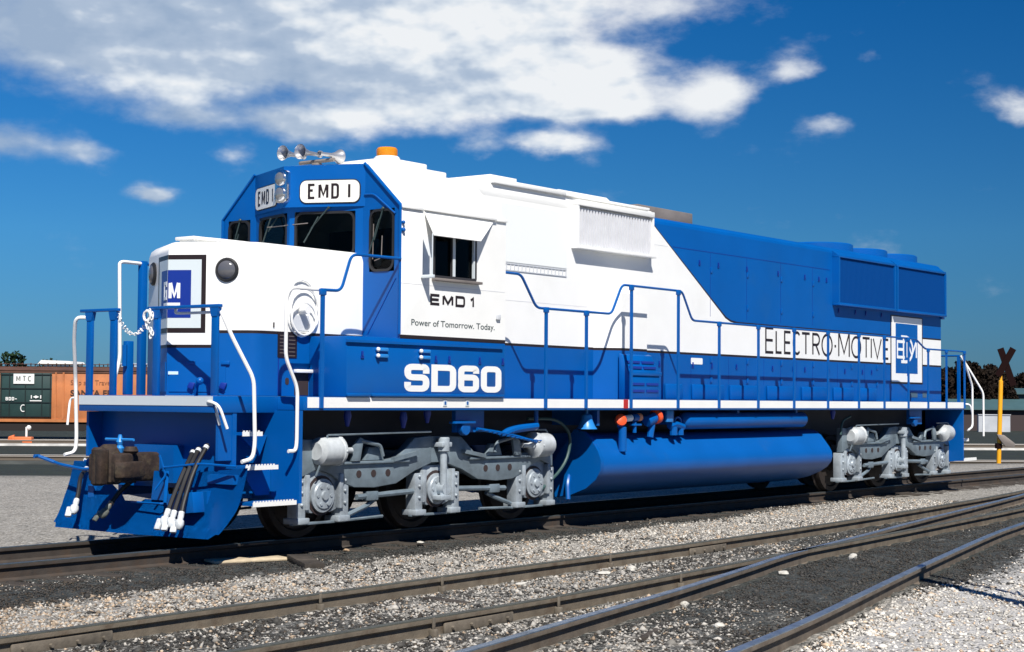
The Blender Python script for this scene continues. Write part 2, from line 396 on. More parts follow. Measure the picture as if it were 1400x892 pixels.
# ---- snowplow
mb = MB(); t = bmesh.new(); NY, NZ = 60, 14
prof = [(.13, 0), (.25, .12), (.40, .225), (.55, .295), (.70, .345), (.88, .39)]
zz = [p[0] for p in prof]; dx = [p[1] for p in prof]
def topz(y):
    a = abs(y)
    if y < 0: return float(np.interp(a, [0, .40, .46, .60, 1.45], [.50, .50, .55, .80, .88]))
    return float(np.interp(a, [0, .30, .36, .80, 1.05, 1.45], [.47, .47, .52, .72, .88, .88]))
grid = []
for i in range(NY+1):
    y = -1.46 + 2.92*i/NY; col = []
    zb = .13 + (.05 if abs(y) > 1.40 else 0)
    for j in range(NZ+1):
        z = zb + (topz(y)-zb)*j/NZ
        k = abs(y)/1.46
        x = -.27 + .09*k + np.interp(z, zz, dx)
        col.append(t.verts.new((x, y*(1 - .06*max(0, (.45-z)/.32)*(1 if abs(y) > .8 else abs(y)/.8)), z)))
    grid.append(col)
for i in range(NY):
    for j in range(NZ): t.faces.new([grid[i][j], grid[i][j+1], grid[i+1][j+1], grid[i+1][j]])
bmesh.ops.solidify(t, geom=t.faces[:], thickness=-.022); mb.merge(t)
mb.box(.10, .26, -1.35, -.95, .70, .80); mb.box(.05, .28, -1.0, -.9, .35, .62); mb.box(.05, .28, .9, 1.0, .35, .62)
plow = mb.build('snowplow', M_blue, loco)
mb = MB()
mb.prism([(-.62, .36), (-.62, .58), (-1.02, .62), (-1.05, .40)], (V3((0, 0, 0)), Y_, Z_, -X_), .02, .18, .008)
mb.build('tow_pocket', M_blue, plow)
mb = MB()
mb.tube([(-.05, -.50, .47), (-.13, -.46, .47), (-.13, .02, .47)], .014, 6); mb.tube([(-.12, -.52, .48), (-.02, -.44, .82)], .02, 6)
mb.prism([(-.20, .50), (-.48, .50), (-.40, .82), (-.24, .82)], (V3((-.02, 0, 0)), Y_, Z_, -X_), 0, .02)
mb.build('plow_brace', M_blue, plow)
# ---- couplers
def coupler(x, s):
    mb = MB()
    f = (V3((x, 0, .87)), V3((-s, 0, 0)), Y_, Z_)         # a = towards the outside of the train
    mb.prism([(-.75, -.09), (.0, -.10), (.10, -.22), (.30, -.26), (.34, -.12), (.18, -.05), (.14, .05), (.22, .10), (.36, .16), (.34, .26), (.12, .24), (-.02, .13), (-.75, .09)], f, -.17, .15, .045)
    mb.lathe([(.10, -.2), (.15, -.17), (.16, .1), (.13, .2), (.08, .24)], (x-s*.12, .14, .87), Z_, 16); mb.lathe([(.06, 0), (.085, .03), (.06, .08)], (x-s*.05, -.12, 1.01), Z_, 12); mb.prism([(-.05, -.26), (.28, -.30), (.36, -.22), (.30, -.14), (.0, -.14)], f, -.12, .06, .03)
    mb.box(min(x-s*.0, x-s*.12), max(x, x-s*.12), -.16, .2, .69, .76)
    c = mb.build('coupler', M_rust, loco)
    mb = MB(); mb.cyl((x-s*.29, .13, .66), (x-s*.29, .13, 1.08), .08, 16, .025); mb.prism([(.20, .14), (.40, .06), (.40, -.04), (.28, -.02), (.22, .04)], f, -.19, .19, .02); mb.build('knuckle', M_rust, c)
    return c
cp = coupler(-.22, 1); coupler(21.15, -1)
mb = MB()
mb.lathe([(.035, 0), (.05, .05), (.03, .08), (.045, .12), (.028, .16), (.018, .2)], (-.30, .03, 1.02), Z_, 10); mb.tube([(-.30, .27, 1.165), (-.30, -.20, 1.165)], .016, 6)
mb.build('coupler_pin', mat('light_blue_paint', (.02, .20, .55), .35), cp)
mb = MB()
mb.tube([(.05, 1.62, .86), (.0, 1.45, .84), (-.08, .9, .80), (-.12, .42, .86), (-.2, .15, 1.0)], .02, 8, .08)
mb.tube([(.05, 1.62, .86), (-.06, 1.78, .93), (-.12, 1.78, .93)], .022, 8); mb.box(-.1, 0, .38, .62, .78, .86, .01)
mb.tube([(-.0, -.30, .78), (-.10, -.42, .86), (-.05, -1.0, .92), (.05, -1.45, .90)], .013, 6, .08); mb.tube([(-.12, -.42, 1.0), (-.08, -.48, .78), (-.16, -.40, .62)], .014, 6, .03)
mb.build('uncoupling_lever', M_blue, loco)
# ---- air hoses: rubber, glad hand
M_glad = mat('pale_glad_hand', (.55, .58, .60), .45, var=.25, vscale=20); M_brass = mat('brass_clamp', (.55, .30, .16), .4, metal=.6)
M_tglad = mat('tarnished_glad_hand', (.13, .14, .12), .5, var=.3, vscale=20)
HOSE = [([(.15, 1.15, .80), (-.12, .93, .72), (-.24, .80, .55), (-.33, .74, .42)], 'p'), ([(.10, .0, .80), (-.06, -.01, .76), (-.16, .17, .60), (-.30, .22, .40)], 't'),
        ([(.15, -.67, 1.05), (-.08, -.78, .85), (-.25, -.79, .55), (-.35, -.81, .37)], 'p'), ([(.15, -.76, 1.08), (-.09, -.86, .86), (-.25, -.87, .52), (-.35, -.91, .36)], 'p'), ([(.15, -.89, 1.12), (-.10, -.95, .86), (-.26, -.98, .53), (-.35, -1.03, .35)], 'p')]
for pts, kind in HOSE:
    h = MB().tube(pts, .026, 10, .2).build('air_hose', M_rubber, loco)
    a, b = V3(pts[-2]), V3(pts[-1]); d = (b-a).normalized(); g = M_glad if kind == 'p' else M_tglad
    mb = MB(); mb.lathe([(.030, -.05), (.034, 0), (.030, .035), (.046, .05), (.052, .09), (.040, .13), (.018, .15)], b - d*.02, d, 12); mb.box(-.035, .035, -.02, .02, 0, .13, .012, Matrix.Translation(b + d*.04 + V3((-.03, .04, 0))) @ d.to_track_quat('Z', 'Y').to_matrix().to_4x4())
    mb.build('glad_hand', g, h)
    for f_ in (.12, .62):
        p = V3(pts[0])*(1-f_)+V3(pts[1])*f_ if f_ < .3 else V3(pts[1])*.35+V3(pts[2])*.65
        q = (V3(pts[1])-V3(pts[0])) if f_ < .3 else (V3(pts[2])-V3(pts[1]))
        if f_ > .3: p = V3(pts[2])*.25+V3(pts[3])*.75; q = V3(pts[3])-V3(pts[2])
        q.normalize(); MB().cyl(p-q*.02, p+q*.02, .032, 10).build('hose_clamp', M_brass if kind == 't' else M_glad, h)
# ---- corner steps
def steps(x0, sx, sy):
    Xm = lambda a: x0 + sx*a
    mb = MB(); bx = lambda a0, a1, y0, y1, z0, z1, b=0: mb.box(min(Xm(a0), Xm(a1)), max(Xm(a0), Xm(a1)), min(sy*y0, sy*y1), max(sy*y0, sy*y1), z0, z1, b)
    f = (V3((Xm(.93), 0, 0)), V3((0, sy, 0)), Z_, V3((sx, 0, 0)))
    mb.prism([(.72, 1.498), (1.525, 1.498), (1.525, .47), (.95, .42), (.72, .42)], f, 0, .045)
    bx(.38, .925, .76, .80, .50, 1.465)
    fs = (V3((Xm(0), sy*.81, 0)), V3((sx, 0, 0)), Z_, V3((0, sy, 0)))
    mb.prism([(.46, .86), (.92, .86), (.92, .55), (.70, .55)], fs, .25, .27)
    mb.prism([(.50, 1.22), (.92, 1.22), (.80, .98)], fs, .2, .22)
    st = mb.build('corner_step', M_blue, loco)
    for a0, a1, y0, y1, z in ((.24, .90, 1.14, 1.52, .50), (.27, .76, 1.02, 1.37, .89), (.36, .66, .92, 1.22, 1.255)):
        mb = MB(); bx(a0, a1, y0, y1-.012, z-.03, z); mb.mi = 1; bx(a0, a1, y1-.01, y1, z-.04, z+.008)
        nt = int((a1-a0)/.045)
        for k in range(nt): bx(a0+.01+k*.045, a0+.03+k*.045, y1-.01, y1, z+.0085, z+.022)
        mb.build('step_tread', [M_blue, M_white], st)
for x0, sx in ((0, 1), (21.0, -1)):
    for sy in (-1, 1): steps(x0, sx, sy)
# ---- grab rails (white)
def grab(pts, r=.020, m=None): return MB().tube(pts, r, 8, .09).build('grab_rail', m or M_white, loco)
grab([(.1, -1.13, 2.56), (.0, -1.24, 2.56), (.06, -1.34, 2.30), (.24, -1.50, 1.84), (.27, -1.50, 1.15), (.25, -1.49, .98), (.09, -1.49, .95)], .022)
grab([(.1, 1.13, 2.56), (.0, 1.22, 2.56), (.08, 1.34, 2.30), (.24, 1.50, 1.84), (.27, 1.50, 1.15), (.25, 1.49, .98), (.09, 1.49, .95)], .022)
grab([(.78, -1.50, 1.05), (.88, -1.51, 1.05), (.90, -1.51, 1.14), (.90, -1.51, 1.75), (.72, -1.50, 2.08), (.72, -1.50, 2.78), (.80, -1.50, 2.865), (1.25, -1.50, 2.865)], .021)
grab([(.82, 1.50, 1.84), (.90, 1.50, 2.10), (.87, 1.50, 3.20), (.87, 1.50, 3.29), (1.24, 1.50, 3.285)], .022)
for sy in (-1, 1):
    grab([(20.1, sy*1.5, 2.60), (20.55, sy*1.52, 1.98), (20.55, sy*1.52, 1.15), (20.3, sy*1.52, 1.08)], .021)
    grab([(20.9, sy*1.13, 2.62), (21.0, sy*1.3, 2.3), (21.2, sy*1.5, 1.85), (21.2, sy*1.5, .95)], .021)
grab([(.04, -1.02, 1.56), (-.02, -1.06, 1.60), (.0, -1.22, 1.56), (.08, -1.27, 1.30)], .017); grab([(.10, -1.10, 1.57), (.02, -1.12, 1.58), (.10, -1.13, 1.34)], .017)
grab([(.26, 1.5, 1.62), (.26, 1.62, 1.62), (.18, 1.56, 1.3)], .014); grab([(20.9, -1.12, 1.60), (21.0, -1.3, 1.62), (21.0, -1.35, 1.3)], .016)
grab([(.14, -.36, 2.63), (.12, -.36, 2.575), (.12, -.45, 2.57), (.12, -.98, 2.57)], .016)
# ---- handrails and stanchions
def rail(pts, r=.018): return MB().tube(pts, r, 8, .09).build('handrail', M_blue, loco)
hr = rail([(1.25, -1.5, 2.865), (1.6, -1.5, 2.87), (1.77, -1.5, 3.30), (1.98, -1.5, 3.31), (2.58, -1.55, 3.31)])
sm = MB(); sm.box(-.026, .026, -.012, .012, 1.525, 2.86); sm.box(-.045, .045, -.02, .02, 2.80, 2.875, .006)
st0 = sm.build('stanchion', M_blue, hr); st0.location = (1.25, -1.546, 0)
hr2 = rail([(4.67, -1.5, 3.285), (5.05, -1.5, 3.285), (5.40, -1.5, 2.86), (7.20, -1.5, 2.86), (7.47, -1.5, 3.29), (9.12, -1.5, 3.29), (9.42, -1.5, 2.86), (17.75, -1.5, 2.86), (18.2, -1.5, 2.68), (20.1, -1.5, 2.68)])
for x in (5.56, 6.51, 10.16, 11.42, 12.66, 13.92, 15.15, 16.23, 17.31): kid(st0, hr2, (x, -1.546, 0))
sm = MB(); sm.box(-.026, .026, -.012, .012, 1.525, 3.28); sm.box(-.045, .045, -.02, .02, 3.22, 3.30, .006)
st1 = sm.build('stanchion', M_blue, hr2); st1.location = (7.65, -1.546, 0); kid(st1, hr2, (8.94, -1.546, 0))
sm = MB(); sm.box(-.026, .026, -.012, .012, 1.525, 2.68); sm.box(-.045, .045, -.02, .02, 2.62, 2.69, .006)
st2 = sm.build('stanchion', M_blue, hr2); st2.location = (18.24, -1.546, 0)
for x in (19.14, 20.07): kid(st2, hr2, (x, -1.546, 0))
hr3 = rail([(1.24, 1.5, 3.285), (2.55, 1.54, 3.30)], .02); MB().box(1.20, 1.29, 1.47, 1.55, 1.66, 3.32, .008).build('stanchion', M_blue, hr3)
hr3b = rail([(4.7, 1.5, 2.86), (20.1, 1.5, 2.86)])
for x in (5.56, 7.65, 10.16, 12.66, 15.15, 17.31, 20.07): kid(st0, hr3b, (x, 1.546, 0))
for s, ya, yb, ps in ((-1, .04, -1.13, (-.10, -1.05)), (1, .56, 1.22, (.64, 1.06))):
    h = MB().box(.06, .12, min(ya, yb), max(ya, yb), 2.62, 2.655, .006).build('handrail', M_blue, loco)
    for y in ps:
        q = MB(); q.box(.07, .11, y-.045, y+.045, 1.656, 2.619, .004); q.prism([(y-.045, 2.52), (y-.07, 2.618), (y+.07, 2.618), (y+.045, 2.52)], (V3((.064, 0, 0)), Y_, Z_, X_), 0, .052)
        q.build('stanchion', M_blue, h)
for s in (-1, 1):
    h = rail([(20.92, s*1.1, 2.62), (20.92, s*.5, 2.62)], .02)
    for y in (s*1.08, s*.55): MB().box(20.9, 20.94, y-.03, y+.03, 1.656, 2.61).build('stanchion', M_blue, h)
# ---- safety chain at the front
mb = MB(); n = 16
for i in range(n):
    u = i/(n-1); y = .58 - .56*u; z = 2.57 - .22*(1-(2*u-1)**2); zz_ = -.22*(-4*(2*u-1))*.0
    dz = -.22*(-4*(2*u-1))/.56; t = V3((0, -1, -dz)).normalized(); c = V3((.10, y, z)); sd_ = X_ if i % 2 else t.cross(X_)
    mb.tube([c + t*.028*math.cos(R(a)) + sd_*.014*math.sin(R(a)) for a in range(0, 360, 45)], .006, 5, closed=True)
for i in range(9):
    u = i/8; c = V3((.05, -.02-.05*math.sin(u*9), 2.60-.28*u)); t = Z_; sd_ = X_ if i % 2 else Y_
    mb.tube([c + t*.03*math.cos(R(a)) + sd_*.016*math.sin(R(a)) for a in range(0, 360, 45)], .008, 5, closed=True)
mb.tube([(.05, .02+.06*math.cos(R(a)), 2.55+.06*math.sin(R(a))) for a in range(0, 360, 40)], .016, 6, closed=True)
mb.build('safety_chain', M_white, loco)

# ---- nose
NX = lambda y: .33 + .53*abs(y)
NP = [(.33, 0), (.78, -.855), (.845, -.91), (.93, -.93), (2.70, -.93), (2.70, .93), (.93, .93), (.845, .91), (.78, .855)]
mb = MB(); rings = []
ins = lambda d: [(x + d*(.9 if x < 1 else 0), y*(1-d/.93)) for x, y in NP]
for z, d in ((1.66, 0), (2.365, 0), (2.40, 0), (3.29, 0), (3.36, .02), (3.40, .06), (3.415, .12)):
    rings.append([mb.b.verts.new((x, y, z)) for x, y in ins(d)])
k = len(NP)
for li, (a, b) in enumerate(zip(rings, rings[1:])):
    for i in range(k):
        f = mb.b.faces.new([a[i], a[(i+1) % k], b[(i+1) % k], b[i]]); f.material_index = 0 if li == 0 else (2 if li == 1 else 1)
f = mb.b.faces.new(rings[-1]); f.material_index = 1
nose = mb.build('short_nose', [M_blue, M_white, M_black], loco, smooth=.7)
c_ = V3((.506*0+.468, -.8836, 0)); rtR = V3((.53, -1, 0)).normalized(); nR = V3((-1, -.53, 0)).normalized()
rtL = V3((-.53, -1, 0)).normalized(); nL = V3((-1, .53, 0)).normalized()
FR = (V3((.33, 0, 0)), rtR, Z_, nR); FL = (V3((.33, 0, 0)), rtL, Z_, nL); K = math.sqrt(1+.53**2)
def vplate(name, mats, y0, y1, z0, z1, t0, t1, halves=(1, -1)):
    mb = MB()
    if 1 in halves: mb.prism([(y0*K, z0), (y1*K, z0), (y1*K, z1), (y0*K, z1)], FR, t0, t1)
    if -1 in halves: mb.prism([(-y1*K, z0), (-y0*K, z0), (-y0*K, z1), (-y1*K, z1)], FL, t0, t1)
    return mb.build(name, mats, nose, smooth=0)
M_logo = mat('emblem_blue_paint', (.006, .028, .24), .35); M_logow = mat('emblem_white_paint', (.78, .80, .80), .35)
M_pale = mat('emblem_pale_panel', (.58, .64, .66), .35)
vplate('nose_white_panel', M_white, 0.0, .48, 2.235, 2.404, .001, .003); vplate('nose_black_line', M_black, 0, .48, 2.20, 2.234, .001, .003)
vplate('emblem_frame', M_black, 0, .40, 2.37, 3.26, .004, .006); vplate('emblem_panel', M_pale, 0, .352, 2.425, 3.205, .0065, .008)
vplate('emblem_square', M_logo, 0, .245, 2.54, 3.085, .0085, .010)
mb = MB(); stroke_text(mb, [('M', .012, .15, 2.745, 2.955)], FR, .036, .014); stroke_text(mb, [('G', -.15, -.012, 2.745, 2.955)], FL, .036, .014)
mb.prism([(.0, 2.68), (.15, 2.68), (.15, 2.712), (0, 2.712)], FR, .0105, .013); mb.prism([(-.15, 2.68), (0, 2.68), (0, 2.712), (-.15, 2.712)], FL, .0105, .013)
mb.build('emblem_letters', M_logow, nose, smooth=0)
for s, f in ((-1, FR), (1, FL)):
    o, r, u, n = f; c = o + r*(.62*K if s < 0 else -.62*K) + Z_*3.085
    mb = MB(); mb.lathe([(.135, 0), (.14, .015), (.12, .035), (.105, .035)], c, n, 24); lt = mb.build('class_light', M_rubber, nose)
    MB().lathe([(.103, .0355), (.09, .05), (.05, .062), (.01, .066)], c, n, 24).build('light_lens', M_lens, nose)
mb = MB(); mb.box(.60, .92, -.12, .12, 3.415, 3.45); mb.box(.56, .96, -.16, .16, 3.451, 3.49, .01); mb.build('sand_hatch', M_white, nose)
mb = MB(); mb.box(1.05, 1.75, .10, .20, 3.49, 3.525, .008); mb.box(1.08, 1.12, .12, .18, 3.41, 3.489); mb.box(1.66, 1.70, .12, .18, 3.41, 3.489); mb.build('sand_hatch', M_white, nose)
# nose side: painted hand brake recess shade with white wheel, plate, step opening, grab irons
mb = MB(); oc = V3((1.53, -.955, 2.66))
ring = lambda c, ra, rb, r, tilt=0: mb.tube([c + X_*ra*math.cos(R(a)) + Z_*rb*math.sin(R(a)) - Y_*tilt*math.sin(R(a)) for a in range(0, 360, 15)], r, 6, closed=True)
ring(oc + V3((0, -.03, -.10)), .20, .19, .013); ring(oc + V3((.0, .005, .02)), .25, .33, .009); ring(oc + V3((.03, -.015, -.02)), .23, .27, .010)
mb.cyl(oc + V3((0, .03, 0)), oc + V3((0, -.1, 0)), .05, 12); mb.build('hand_brake_wheel', M_white, nose)
mb = MB(); mb.prism([(1.36, 2.42), (1.70, 2.42), (1.70, 2.50), (1.66, 2.60), (1.40, 2.60), (1.36, 2.5)], SIDE(-.93), .001, .006); mb.build('brake_recess_shade', mat('grey_paint_and_recess_shade', (.55, .57, .60), .5), nose)  # flat grey plate; the recess shadow is painted into its colour
mb = MB(); mb.prism(rrect(1.16, 2.10, 1.47, 2.395, .01), SIDE(-.93), .001, .008); mb.mi = 1
for k_ in range(6): mb.prism([(1.19, 2.36-.04*k_), (1.31, 2.36-.04*k_), (1.31, 2.35-.04*k_), (1.19, 2.35-.04*k_)], SIDE(-.93), .0085, .009); mb.prism([(1.33, 2.355-.045*k_), (1.44, 2.355-.045*k_), (1.44, 2.345-.045*k_), (1.33, 2.345-.045*k_)], SIDE(-.93), .0085, .009)
mb.build('data_plate', [M_black, mat('faded_lettering', (.12, .10, .09), .6)], nose)
mb = MB(); mb.prism([(1.44, 1.67), (1.67, 1.67), (1.67, 1.93), (1.44, 1.93)], SIDE(-.93), .001, .004); mb.mi = 1; mb.box(1.42, 1.70, -1.0, -.932, 1.93, 1.97, .008); mb.build('nose_step', [M_dark, M_white], nose)
mb = MB(); mb.prism([(1.17, 1.67), (1.185, 1.67), (1.185, 2.09), (1.17, 2.09)], SIDE(-.93), .001, .003); mb.build('panel_seam', M_logo, nose)
mb = MB(); mb.prism(rrect(1.29, 1.79, 1.35, 1.87, .025), SIDE(-.93), .001, .004); mb.build('sander_hole', M_dark, nose)
mb = MB(); mb.prism(rrect(1.085, 2.44, 1.10, 2.50, .006), SIDE(-.93), .001, .01); mb.build('nose_latch', M_black, nose)
# front locker doors low on the nose
vplate('locker_door', M_blue, .03, .62, 1.70, 2.035, .001, .010)
for y, z in ((.26, 2.03), (.62, 2.03)):
    q = V3((NX(y), -y, z)); mb = MB(); mb.prism([(-.05, -.02), (.05, -.02), (.05, .02), (-.05, .02)], (q, rtR, Z_, nR), .010, .03, .004); mb.build('door_hinge', M_blue, nose)
mb = MB(); mb.prism([(.02*K, 1.895), (.125*K, 1.895), (.125*K, 1.93), (.02*K, 1.93)], FR, .011, .014); mb.build('nose_label', mat('pale_blue_label', (.55, .72, .85), .5), nose)
for y in (.27, .60):
    q = V3((NX(y), -y, 1.77)); mb = MB(); mb.prism([(-.05, -.02), (.02, -.05), (.05, .03), (-.02, .04)], (q, rtR, Z_, nR), .011, .05, .01); mb.build('door_latch', M_logo, nose)
mb = MB(); mb.tube([(.45, -.36, 1.66), (.42, -.40, 1.78), (.38, -.52, 1.83), (.34, -.55, 1.80)], .024, 8, .05); mb.sphere((.36, -.52, 1.82), .045); mb.build('deck_valve', M_blue, loco)
mb = MB(); mb.box(.56, .66, .96, 1.04, 1.66, 2.30, .01); mb.cyl((.53, .97, 2.0), (.53, .97, 2.25), .03, 8); mb.build('jumper_box', M_blue, loco)

# ---- battery boxes under the cab
mb = MB(); mb.box(1.68, 4.68, -1.53, -.935, 1.66, 2.358, .008)
bat = mb.build('battery_box', M_blue, loco)
mb = MB(); mb.box(1.68, 4.68, .935, 1.53, 1.66, 2.358, .008); mb.build('battery_box', M_blue, loco)
mb = MB(); mb.prism([(1.66, 2.285), (4.60, 2.285), (4.60, 2.315), (1.66, 2.315)], SIDE(-1.53), .001, .03); mb.build('box_ledge', M_blue, bat)
mb = MB(); mb.box(1.66, 2.05, -1.58, -1.532, 1.66, 1.70, .01); mb.box(2.08, 4.62, -1.575, -1.532, 1.662, 1.70, .01); mb.build('box_ledge', M_blue, bat)
M_lblue = MATS['light_blue_paint']
for x, z in ((2.17, 2.215), (2.17, 2.14), (2.95, 2.215), (2.95, 2.14)):
    mb = MB(); mb.prism(rrect(x-.01, z-.022, x+.20, z+.022, .018), SIDE(-1.53), .001, .035, .01); mb.mi = 1; mb.sphere((x+.01, -1.565, z), .026, 8); mb.build('vent_louver', [M_lblue, M_white], bat)
lat = MB(); lat.box(-.012, .012, -.02, 0, -.03, .03, .005); lat.box(-.02, .03, -.012, 0, -.055, -.03); lat0 = lat.build('door_latch', M_logo, bat); lat0.location = (1.93, -1.531, 2.16)
for x in (3.27, 3.53, 4.14, 4.62): kid(lat0, bat, (x, -1.531, 2.14))
mb = MB(); stroke_text(mb, [(c, (a-2.69)/1.62, (b_-2.69)/1.62, 1.725, 2.06, .27) for c, a, b_ in (('S', 2.69, 3.155), ('D', 3.195, 3.675), ('6', 3.715, 4.135), ('0', 4.175, 4.60))], (V3((2.69, -1.53, 0)), X_*1.62, Z_, -Y_), .074, .004)
mb.build('painted_lettering', M_white, bat, smooth=0)

# ---- cab
mb = MB(); BL, WH, BK = 0, 1, 2
def holed(fr, outer, hole, mi):
    """rect outer (a0,b0,a1,b1) minus hole, as 4 quads"""
    o, r, u, n = fr; P = lambda a, b: o + r*a + u*b
    a0, b0, a1, b1 = outer; c0, d0, c1, d1 = hole
    for q in ([(a0, b0), (a1, b0), (c1, d0), (c0, d0)], [(a1, b0), (a1, b1), (c1, d1), (c1, d0)], [(a1, b1), (a0, b1), (c0, d1), (c1, d1)], [(a0, b1), (a0, b0), (c0, d0), (c0, d1)]):
        mb.face([P(*p) for p in q], mi)
FX = 2.60
for s in (-1, 1):
    f = SIDE(-W) if s < 0 else (V3((0, W, 0)), X_, Z_, Y_)
    holed(f, (FX, 2.405, 4.68, 3.95), (3.20, 3.12, 4.06, 3.76), WH)
    mb.face([(FX, s*W, 2.36), (4.68, s*W, 2.36), (4.68, s*W, 2.405), (FX, s*W, 2.405)], BK)
    # front outer wall with door window
    f2 = (V3((FX, 0, 0)), V3((0, s, 0)), Z_, -X_)
    holed(f2, (.92, 2.36, W, 3.97), (1.03, 3.17, 1.43, 3.93), BL)
    mb.face([(FX, s*.92, 3.97), (FX, s*W, 3.97), (FX, s*.95, 4.50), (FX, s*.92, 4.50)], BL)
    # windshield wall (V)
    p0, p1 = V3((2.27, 0, 0)), V3((FX, s*.92, 0)); dv = (p1-p0).normalized(); L = (p1-p0).length
    holed((p0, dv, Z_, -X_), (0, 3.30, L, 4.0), (.07, 3.36, L-.10, 3.93), BL)
    # roof slope: blue front edge, white rest
    for x0, x1, mi in ((FX, FX+.05, BL), (FX+.05, 4.68, WH)):
        mb.face([(x0, s*W, 3.95), (x1, s*W, 3.95), (x1, s*.95, 4.50), (x0, s*.95, 4.50)], mi)
        mb.face([(x0, s*.95, 4.50), (x1, s*.95, 4.50), (x1, 0, 4.56), (x0, 0, 4.56)], mi)
    mb.face([(4.68, s*W, 2.36), (4.68, s*W, 3.95), (4.68, s*.95, 4.50), (4.68, 0, 4.56), (4.68, 0, 2.36)], WH)
    mb.face([(FX, s*.92, 2.36), (FX, s*W, 2.36), (4.68, s*W, 2.36), (4.68, 0, 2.36), (FX, 0, 2.36)], BL)
    # number box: V prism above the windshields
    q0, q1 = V3((2.16, 0, 0)), V3((FX-.012, s*.93, 0))
    mb.face([q0+Z_*3.98, q1+Z_*3.98, q1+Z_*4.49, q0+Z_*4.49], BL)
    mb.face([q0+Z_*3.98, q1+Z_*3.98, p1+Z_*4.0, p0+Z_*4.0], BL)
    mb.face([q0+Z_*4.49, q1+Z_*4.49, V3((FX+.01, s*.95, 4.50)), V3((FX+.01, 0, 4.56))], BL)
    mb.face([q1+Z_*3.98, q1+Z_*4.49, V3((FX, s*.95, 4.5)), V3((FX, s*.95, 3.98))], BL)
bmesh.ops.remove_doubles(mb.b, verts=mb.b.verts[:], dist=.0005)
cab = mb.build('cab', [M_blue, M_white, M_black], loco, smooth=.3)
mb = MB(); mb.box(2.75, 4.6, -1.47, 1.47, 2.45, 2.5); mb.box(4.55, 4.62, -1.47, 1.47, 2.5, 3.95); mb.build('cab_interior', M_dark, cab)
mb = MB(); mb.box(2.80, 2.90, -.98, -.62, 3.25, 3.60, .04); mb.box(3.0, 3.4, -1.05, -.6, 3.0, 3.1, .04); mb.cyl((3.2, -.82, 2.5), (3.2, -.82, 3.0), .05, 10); mb.build('cab_seat', M_seat, cab)
mb = MB(); mb.box(3.15, 3.55, .65, 1.1, 3.0, 3.1, .03); mb.box(3.5, 3.58, .65, 1.1, 3.1, 3.6, .03); mb.cyl((3.35, .87, 2.5), (3.35, .87, 3.0), .05, 10); mb.build('cab_seat', M_dark, cab)
def window(name, fr, a0, b0, a1, b1, r=.07, depth=.02, frm=.03, bars=(), fm=None, seal=True):
    mb = MB()
    mb.prism([(a0-.004, b0-.004), (a1+.004, b0-.004), (a1+.004, b1+.004), (a0-.004, b1+.004)], fr, -depth-.008, -depth); mb.mi = 1
    if seal: mb.strip(rrect(a0+frm/2, b0+frm/2, a1-frm/2, b1-frm/2, r, 5), frm, fr, -depth, .012, True)
    for a in bars: mb.prism([(a-.02, b0), (a+.02, b0), (a+.02, b1), (a-.02, b1)], fr, -depth+.001, .004)
    return mb.build(name, [M_glass, fm or M_rubber], cab)
for s in (-1, 1):
    f2 = (V3((FX, 0, 0)), V3((0, s, 0)), Z_, -X_); window('door_window', f2, 1.03, 3.17, 1.43, 3.93, .10)
    p0, p1 = V3((2.27, 0, 0)), V3((FX, s*.92, 0)); dv = (p1-p0).normalized(); L = (p1-p0).length; nn = V3((-dv.y*s, dv.x*s, 0)); nn = nn if nn.x < 0 else -nn
    window('windshield', (p0, dv, Z_, nn), .07, 3.36, L-.10, 3.93, .10)
    fs = SIDE(-W) if s < 0 else (V3((0, W, 0)), X_, Z_, Y_)
    window('side_window', fs, 3.20, 3.12, 4.06, 3.76, .02, .03, .035, (3.60,), mat('window_frame_dark', (.03, .028, .03), .5) if s < 0 else MATS['window_frame_dark'])
mb = MB(); mb.prism([(3.585, 3.16), (3.635, 3.16), (3.635, 3.72), (3.585, 3.72)], SIDE(-W), -.02, .008); mb.build('window_mullion', M_grey, cab); mb = MB(); mb.prism([(4.0, 3.16), (4.03, 3.16), (4.03, 3.72), (4.0, 3.72)], SIDE(-W), -.02, .01); mb.build('window_mullion', M_grey, cab)
mb = MB(); mb.box(3.18, 4.10, -1.61, -1.532, 3.085, 3.118, .006); mb.build('window_sill', M_exh, cab)
# sun visor over the side window
mb = MB(); vt = .012
tl, tr, br, bl = V3((3.03, -1.535, 3.925)), V3((4.42, -1.535, 3.925)), V3((3.94, -1.70, 3.62)), V3((3.03, -1.70, 3.62))
nv = (tr-tl).cross(bl-tl).normalized()
mb.b.normal_update()
A = [mb.b.verts.new(p) for p in (tl, tr, br, bl)]; B = [mb.b.verts.new(p+nv*vt) for p in (tl, tr, br, bl)]
mb.b.faces.new(A); mb.b.faces.new(B[::-1])
for i in range(4): mb.b.faces.new([A[i], A[(i+1) % 4], B[(i+1) % 4], B[i]])
mb.build('sun_visor', M_white, cab, smooth=0)
mb = MB(); mb.box(2.605, 3.0, -1.555, -1.531, 3.925, 3.965, .005); mb.box(3.02, 4.44, -1.57, -1.531, 3.93, 3.965, .005); mb.box(4.46, 4.68, -1.555, -1.531, 3.925, 3.965, .005); mb.build('rain_gutter', M_white, cab)
mb = MB(); mb.box(2.99, 2.995, -1.70, -1.55, 3.14, 3.62); mb.build('wind_deflector', M_clear, cab)
mb = MB(); mb.box(2.97, 3.02, -1.72, -1.535, 3.10, 3.14, .006); mb.tube([(2.985, -1.705, 3.12), (2.985, -1.705, 3.64)], .008, 6); mb.build('deflector_frame', M_grey, cab)
